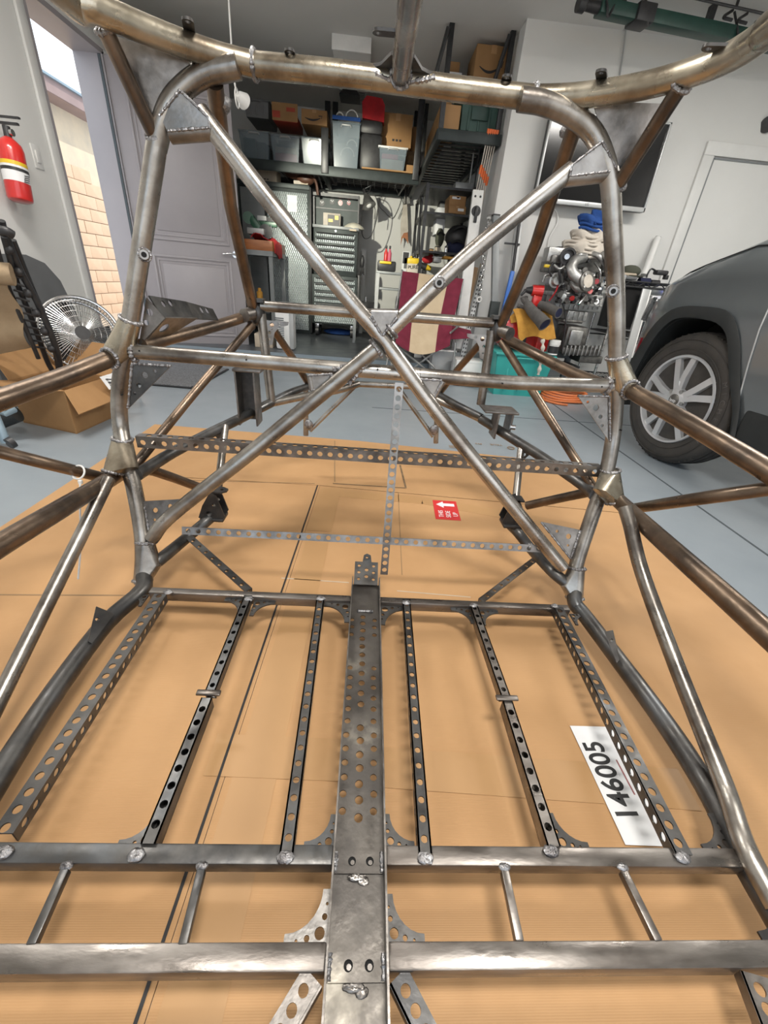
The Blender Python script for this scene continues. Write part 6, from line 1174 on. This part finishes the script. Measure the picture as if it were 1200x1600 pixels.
for k in range(3):
    a_ = 2 * PI * k / 3; v_ = u * math.cos(a_) + q * math.sin(a_); w_ = fd.cross(v_)
    G().grid([[fc - fd * .05 + v_ * .05 - w_ * .03, fc - fd * .08 + v_ * .05 + w_ * .04], [fc - fd * .03 + v_ * .19 - w_ * .08, fc - fd * .10 + v_ * .19 + w_ * .07]], .003).done('blade', 'blackm', fn)
T('stand', [fc + V((-.20, .05, 0)), V((fc.x - .22, fc.y + .1, .02)), V((fc.x + .18, fc.y + .2, .02)), fc + V((.2, .12, 0))], .014, 'blackm', fn, 10, 0)
ob = thing('open_carton', 'open brown cardboard carton with white label on the floor at left', 'box', (-1.85, 2.6, 0))
pA, pB, pC = V((-1.665,2.353,0)), V((-2.054,2.487,0)), V((-1.631,2.748,0)); pA.z = pB.z = pC.z = 0
pD = pB + (pC - pA); h_ = .245; n = V((0, 0, h_))
def wallp(a, b): 
    d = (b - a).normalized(); nn = V((-d.y, d.x, 0)) * .006; G().prism([a, b, b + nn, a + nn], n).done('carton_wall', 'card_dark', ob)
wallp(pB, pA); wallp(pA, pC); wallp(pC, pD); wallp(pD, pB); G().prism([pA + V((0, 0, .003)), pC + V((0, 0, .003)), pD + V((0, 0, .003)), pB + V((0, 0, .003))], (0, 0, .004)).done('carton_floor', 'card_dark', ob)
def flap(a, b, out, up_): 
    a, b = a + n, b + n; G().prism([a, b, b + V(out) * 1 + V((0, 0, up_)) - (b - a) * .04, a + V(out) + V((0, 0, up_)) + (b - a) * .04], (0, .003, .004)).done('carton_flap', 'card_dark', ob)
flap(pB, pA, ((-.06, -.16, 0)), .03); flap(pA, pC, ((.10, -.10, 0)), -.10); flap(pD, pB, ((-.12, .06, 0)), .13); flap(pC, pD, ((.05, .14, 0)), .16)
e = (pC - pA).normalized(); nn = V((e.y, -e.x, 0)); lp = pA + e * .30 + nn * .105 + V((0, 0, .215))
sl3 = G().prism([lp - e * .085 + V((0, 0, .0)), lp + e * .10, lp + e * .10 + V((0, 0, .07)) - nn * .04, lp - e * .085 + V((0, 0, .07)) - nn * .04], nn * .002).done('shipping_label', 'paper', ob)
B('label_mark', lp + e * .03 + V((0, 0, .03)) - nn * .012, (.03, .012, .022), 'ink', ob)
for k in range(3): B('label_mark', lp + e * (-.05 + .0 * k) + V((0, 0, .016 + .018 * k)) - nn * (.004 + .009 * k), (.045, .012, .004), 'ink', ob)
bs = thing('blue_stand', 'blue-grey steel stand leg with black caster at far left edge', 'stand', (-1.86, 2.05, 0)); T('leg_tube', [(-1.865,2.079,0.3), (-1.776,2,0.2031), (-1.754,1.98,0.076)], .02, 'bluegrey', bs, 12, 0); G().cyl(V((-1.729,1.96,0.0784)), V((-1.72,1.98,0.0848)), .028, None, 16).done('caster', 'black', bs); G().cyl((-2.051,2.2,0.0618), (-1.87,2.24,0.1394), .045, None, 16).done('rubber_roll', 'carblack', bs); T('cross_tube', [(-1.957,2.15,0.2058), (-1.803,2.1,0.1847), (-1.8,2.15,0.1904)], .016, 'bluegrey', bs, 10, 0)
dm_ = thing('door_mat', 'grey ribbed doormat with cut corner on the floor by open door', 'mat', (-1.9, 4.2, 0))
mp_ = [V(p) for p in ((-2.082,3.559,0), (-1.458,3.525,0), (-1.424,3.604,0), (-1.395,4.368,0), (-1.85,4.609,0), (-2.599,4.67,0))]
G().prism([(p.x, p.y, .001) for p in mp_], (0, 0, .010)).done('rubber_edge', 'blackm', dm_); cm = sum(mp_, V()) / len(mp_); G().prism([(cm.x + (p.x - cm.x) * .965, cm.y + (p.y - cm.y) * .965, .011) for p in mp_], (0, 0, .005)).done('pile', 'mat', dm_)

# ---------------------------------------------------------------- the parked car (front left quarter)
car = thing('parked_car', 'graphite grey car parked nose in at right, front wheel and fender showing', 'car', (1.938, 2.569, 0), -PI / 2 + PI + .15)
# local axes: x forward, y to the car's left (outward)
def cb_(name, rows, mat, thick=0, ang=40):
    return G().grid(rows, thick).done(name, mat, car, False, ang)
def zh(u): return 1.285 - .36 * max(u, 0) - .10 * max(u, 0) ** 2 if u > -.2 else 1.30 + .05 * min(1, -u - .2)
def win(u):                                     # how far the side is pulled in toward the nose
    return 0 if u < .30 else -.55 * ((u - .30) / .62) ** 2.2
def section(u):
    h = zh(u); w = win(u); s = []
    for y, z in ((0.0, .36), (.012, .50), (.018, .68), (.014, .84), (-.005, .94), (-.035, 1.0)): s.append((u, w + y, min(z, h - .12 + .0 * z)))
    for t_ in range(1, 8):
        a_ = PI / 2 * t_ / 7; s.append((u, w - .035 - .22 * (1 - math.cos(a_)), 1.0 + (h - 1.0) * math.sin(a_) if h > 1.02 else h - .02 + .02 * math.sin(a_)))
    for k in range(1, 6): s.append((u, w - .255 - .16 * k, h + .012 * k - .0012 * k * k))
    return s
us = [-2.2, -1.6, -1.1, -.8, -.62, -.5, -.4] 
fr_us = [-.40, -.3, -.2, -.1, 0, .1, .2, .3, .38, .46, .54, .62, .70, .77, .83, .88, .92]
def shear(s): return [(p[0] + (p[2] - .47) * .2 * (1 if p[1] > -.1 else 0), p[1], p[2]) for p in s]
rows = [section(u) for u in fr_us]; rows[0] = shear(rows[0]); rows[1] = [lerp(a, b, .5) for a, b in zip(shear(section(-.3)), section(-.3))]
low = [(p[0], p[1] - .9, p[2]) for p in rows[-1]]
body = cb_('fender_and_hood', rows, 'carpaint')
# wheel arch opening cut through the side
arch_in = [(.44, .30), (.40, .45), (.33, .70), (.254, .813), (.17, .85), (.05, .858), (-.08, .845), (-.165, .80), (-.225, .72), (-.31, .58), (-.40, .45), (-.46, .30)]
arch_out = [(.56, .30), (.50, .46), (.40, .74), (.305, .865), (.20, .91), (.05, .92), (-.10, .912), (-.19, .86), (-.275, .755), (-.35, .62), (-.435, .46), (-.49, .30)]
sm_ = lambda L: [(p.x, p.y) for p in catmull([V((x, z, 0)) for x, z in L], 3)]
arch_in, arch_out = sm_(arch_in), sm_(arch_out)
cut = G().prism([(x, -.30, z) for x, z in [(.50, .2)] + [((a[0] + b[0]) / 2, (a[1] + b[1]) / 2) for a, b in zip(arch_in, arch_out)] + [(-.5, .2)]], (0, .6, 0)).done('cutter', 'dark', car, False)
md = body.modifiers.new('cut', 'BOOLEAN'); sol = body.modifiers.new('th', 'SOLIDIFY'); sol.thickness = .012; sol.offset = -1
body.modifiers.move(1, 0); md.operation = 'DIFFERENCE'; md.solver = 'EXACT'; md.object = cut
dg = bpy.context.evaluated_depsgraph_get(); me = bpy.data.meshes.new_from_object(body.evaluated_get(dg)); body.modifiers.clear(); body.data = me; bpy.data.objects.remove(cut)
me.shade_smooth(); me.set_sharp_from_angle(angle=.6)
rows = [shear(section(u - .006)) if u > -.45 else section(u - .006) for u in reversed(us)]
cb_('front_door', rows, 'carpaint', .012)
for k_, o_ in ((9, .0), (12, .0)):
    G().sweep([V(section(u_)[k_]) + V((0, .001, .004)) for u_ in [.60 - .1 * j for j in range(10)]], .0035, 6).done('hood_seam', 'carblack', car, False)
seam = shear(section(-.405)); G().sweep([(p[0], p[1] + .004, p[2]) for p in seam[:6]], .004, 6).done('door_seam', 'lgrey', car, False)
g = G(); r0, r1 = [], []
rows = []
for dpt in (.028, .034, .024): rows.append([(lerp((a[0], 0, a[1]), (b[0], 0, b[1]), {.028: 0, .034: .45, .024: 1}[dpt])) + V((0, dpt + win(a[0]) * .9, 0)) for a, b in zip(arch_in, arch_out)])
rows.insert(0, [p + V((0, -.11, 0)) for p in rows[0]])
cb_('arch_cladding', rows, 'carblack', .004, 50)
B('sill_cladding', (-1.35, -.005, .37), (1.78, .05, .20), 'carblack', car, .02, None, False); B('sill_step', (-1.3, -.03, .25), (1.7, .06, .08), 'carblack', car, .015, None, False)
G().prism([(.46, -.03, .24), (.56, -.045, .30), (.50, -.02, .46), (.52, -.02, .56), (.90, -.52, .56), (.93, -.6, .24)], (0, -.10, 0)).done('bumper_lower', 'carblack', car, False)
G().prism([(.475, -.020, .60), (.520, -.050, .60), (.505, -.040, .70), (.465, -.016, .70)], (0, .02, 0)).done('side_reflector', 'lens', car, False)
G().prism([(.60, -.075, .80), (.74, -.17, .80), (.70, -.15, .93), (.58, -.08, .95)], (0, -.03, 0)).done('headlamp', 'chrome', car, False)
# liner behind the wheel
lin = [[(x, y, z) for x, z in arch_in] for y in (.0, -.30)]
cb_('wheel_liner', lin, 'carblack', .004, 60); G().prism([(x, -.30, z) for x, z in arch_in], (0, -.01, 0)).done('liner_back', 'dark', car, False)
# wheel: tyre, rim, spokes
wz = .395
wh = bpy.data.objects.new('front_wheel', None); COL.objects.link(wh); wh.parent = car; wh.location = (0, 0, wz); wh.empty_display_size = .05
def wdone(g, nm, mat, ang=38): return g.done(nm, mat, wh, False, ang)
prof = [(-.235, .265), (-.235, .33), (-.225, .365), (-.20, .388), (-.17, .395), (-.05, .395), (-.02, .388), (.004, .368), (.016, .33), (.010, .285), (.000, .268), (-.02, .262)]
wdone(G().lathe((0, 0, 0), (0, 1, 0), prof, 64), 'tyre', 'tyre')
for y in (-.06, -.11, -.16): wdone(G().torus((0, y, 0), (0, 1, 0), .3945, .004, 64, 6), 'tread_groove', 'dark')
g = G()
for k in range(60):
    a_ = 2 * PI * k / 60; g.box((.3870 * math.sin(a_), -.044, .3870 * math.cos(a_)), (.007, .05, .010), Matrix.Rotation(a_, 3, 'Y'))
tag(wdone(g, 'tread_blocks', 'tyre'), kind='stuff')
wdone(G().torus((0, .014, 0), (0, 1, 0), .30, .003, 64, 6), 'sidewall_ridge', 'tyre'); wdone(G().torus((0, .012, 0), (0, 1, 0), .352, .003, 64, 6), 'sidewall_ridge', 'tyre')
g = G(); u_ = []
prof = [(.004, .268), (.012, .264), (.010, .252), (-.02, .244), (-.06, .235), (-.20, .232), (-.21, .25)]
bmr = g.lathe((0, 0, 0), (0, 1, 0), prof, 64); bmesh.ops.delete(g.bm, geom=[f for f in g.bm.faces if len(f.verts) > 4], context='FACES_ONLY'); wdone(g, 'rim_barrel', 'rim')
wdone(G().cyl((0, -.16, 0), (0, -.15, 0), .23, None, 40), 'brake_backing', 'dark'); wdone(G().cyl((0, -.12, 0), (0, -.10, 0), .155, None, 40), 'brake_disc', 'steel_black')
for k in range(5):
    A = 2 * PI * k / 5 + .18
    for s in (-1, 1):
        A2 = A + s * .225; a0, a1 = A + s * .16, A2
        P = lambda r, a, off, y: (r * math.sin(a) + off * math.cos(a), y, r * math.cos(a) - off * math.sin(a))
        g = G(); fr_ = [P(.04, A + s * .1, -.020, .006), P(.04, A + s * .1, .020, .006), P(.14, A + s * .17, .019, .010), P(.25, A2, .020, .0), P(.25, A2, -.020, .0), P(.14, A + s * .17, -.019, .010)]
        g.prism(fr_, (0, -.035, 0)); wdone(g, 'spoke', 'rim')
wdone(G().lathe((0, 0, 0), (0, 1, 0), [(-.05, .075), (.004, .072), (.010, .055)], 32), 'hub', 'rim'); cap = wdone(G().lathe((0, 0, 0), (0, 1, 0), [(.0, .036), (.014, .036), (.018, .030)], 28), 'centre_cap', 'alu_dark')
for k in range(5):
    a_ = 2 * PI * k / 5 + .18 + PI / 5; wdone(G().cyl((.062 * math.sin(a_), .0, .062 * math.cos(a_)), (.062 * math.sin(a_), .014, .062 * math.cos(a_)), .012, None, 10), 'wheel_nut', 'alu')
t = text('cap_letters', 'Jeep', .028, 'paper', None, (0, .0192, -.002), (-1, 0, 0), (0, 0, 1)); t.parent = wh
for k, chh in enumerate('MICHELIN'):
    a_ = PI / 2 + .50 - k * .145; a_ = -(PI / 2) + .5 - k * .145; r = .326
    e_ = V((math.sin(a_), 0, math.cos(a_))); tn = V((e_.z, 0, -e_.x)); t = text('tyre_letter', chh, .042, 'glove', None, V((0, .0155, 0)) + e_ * r, -tn, e_, .0008); t.parent = wh
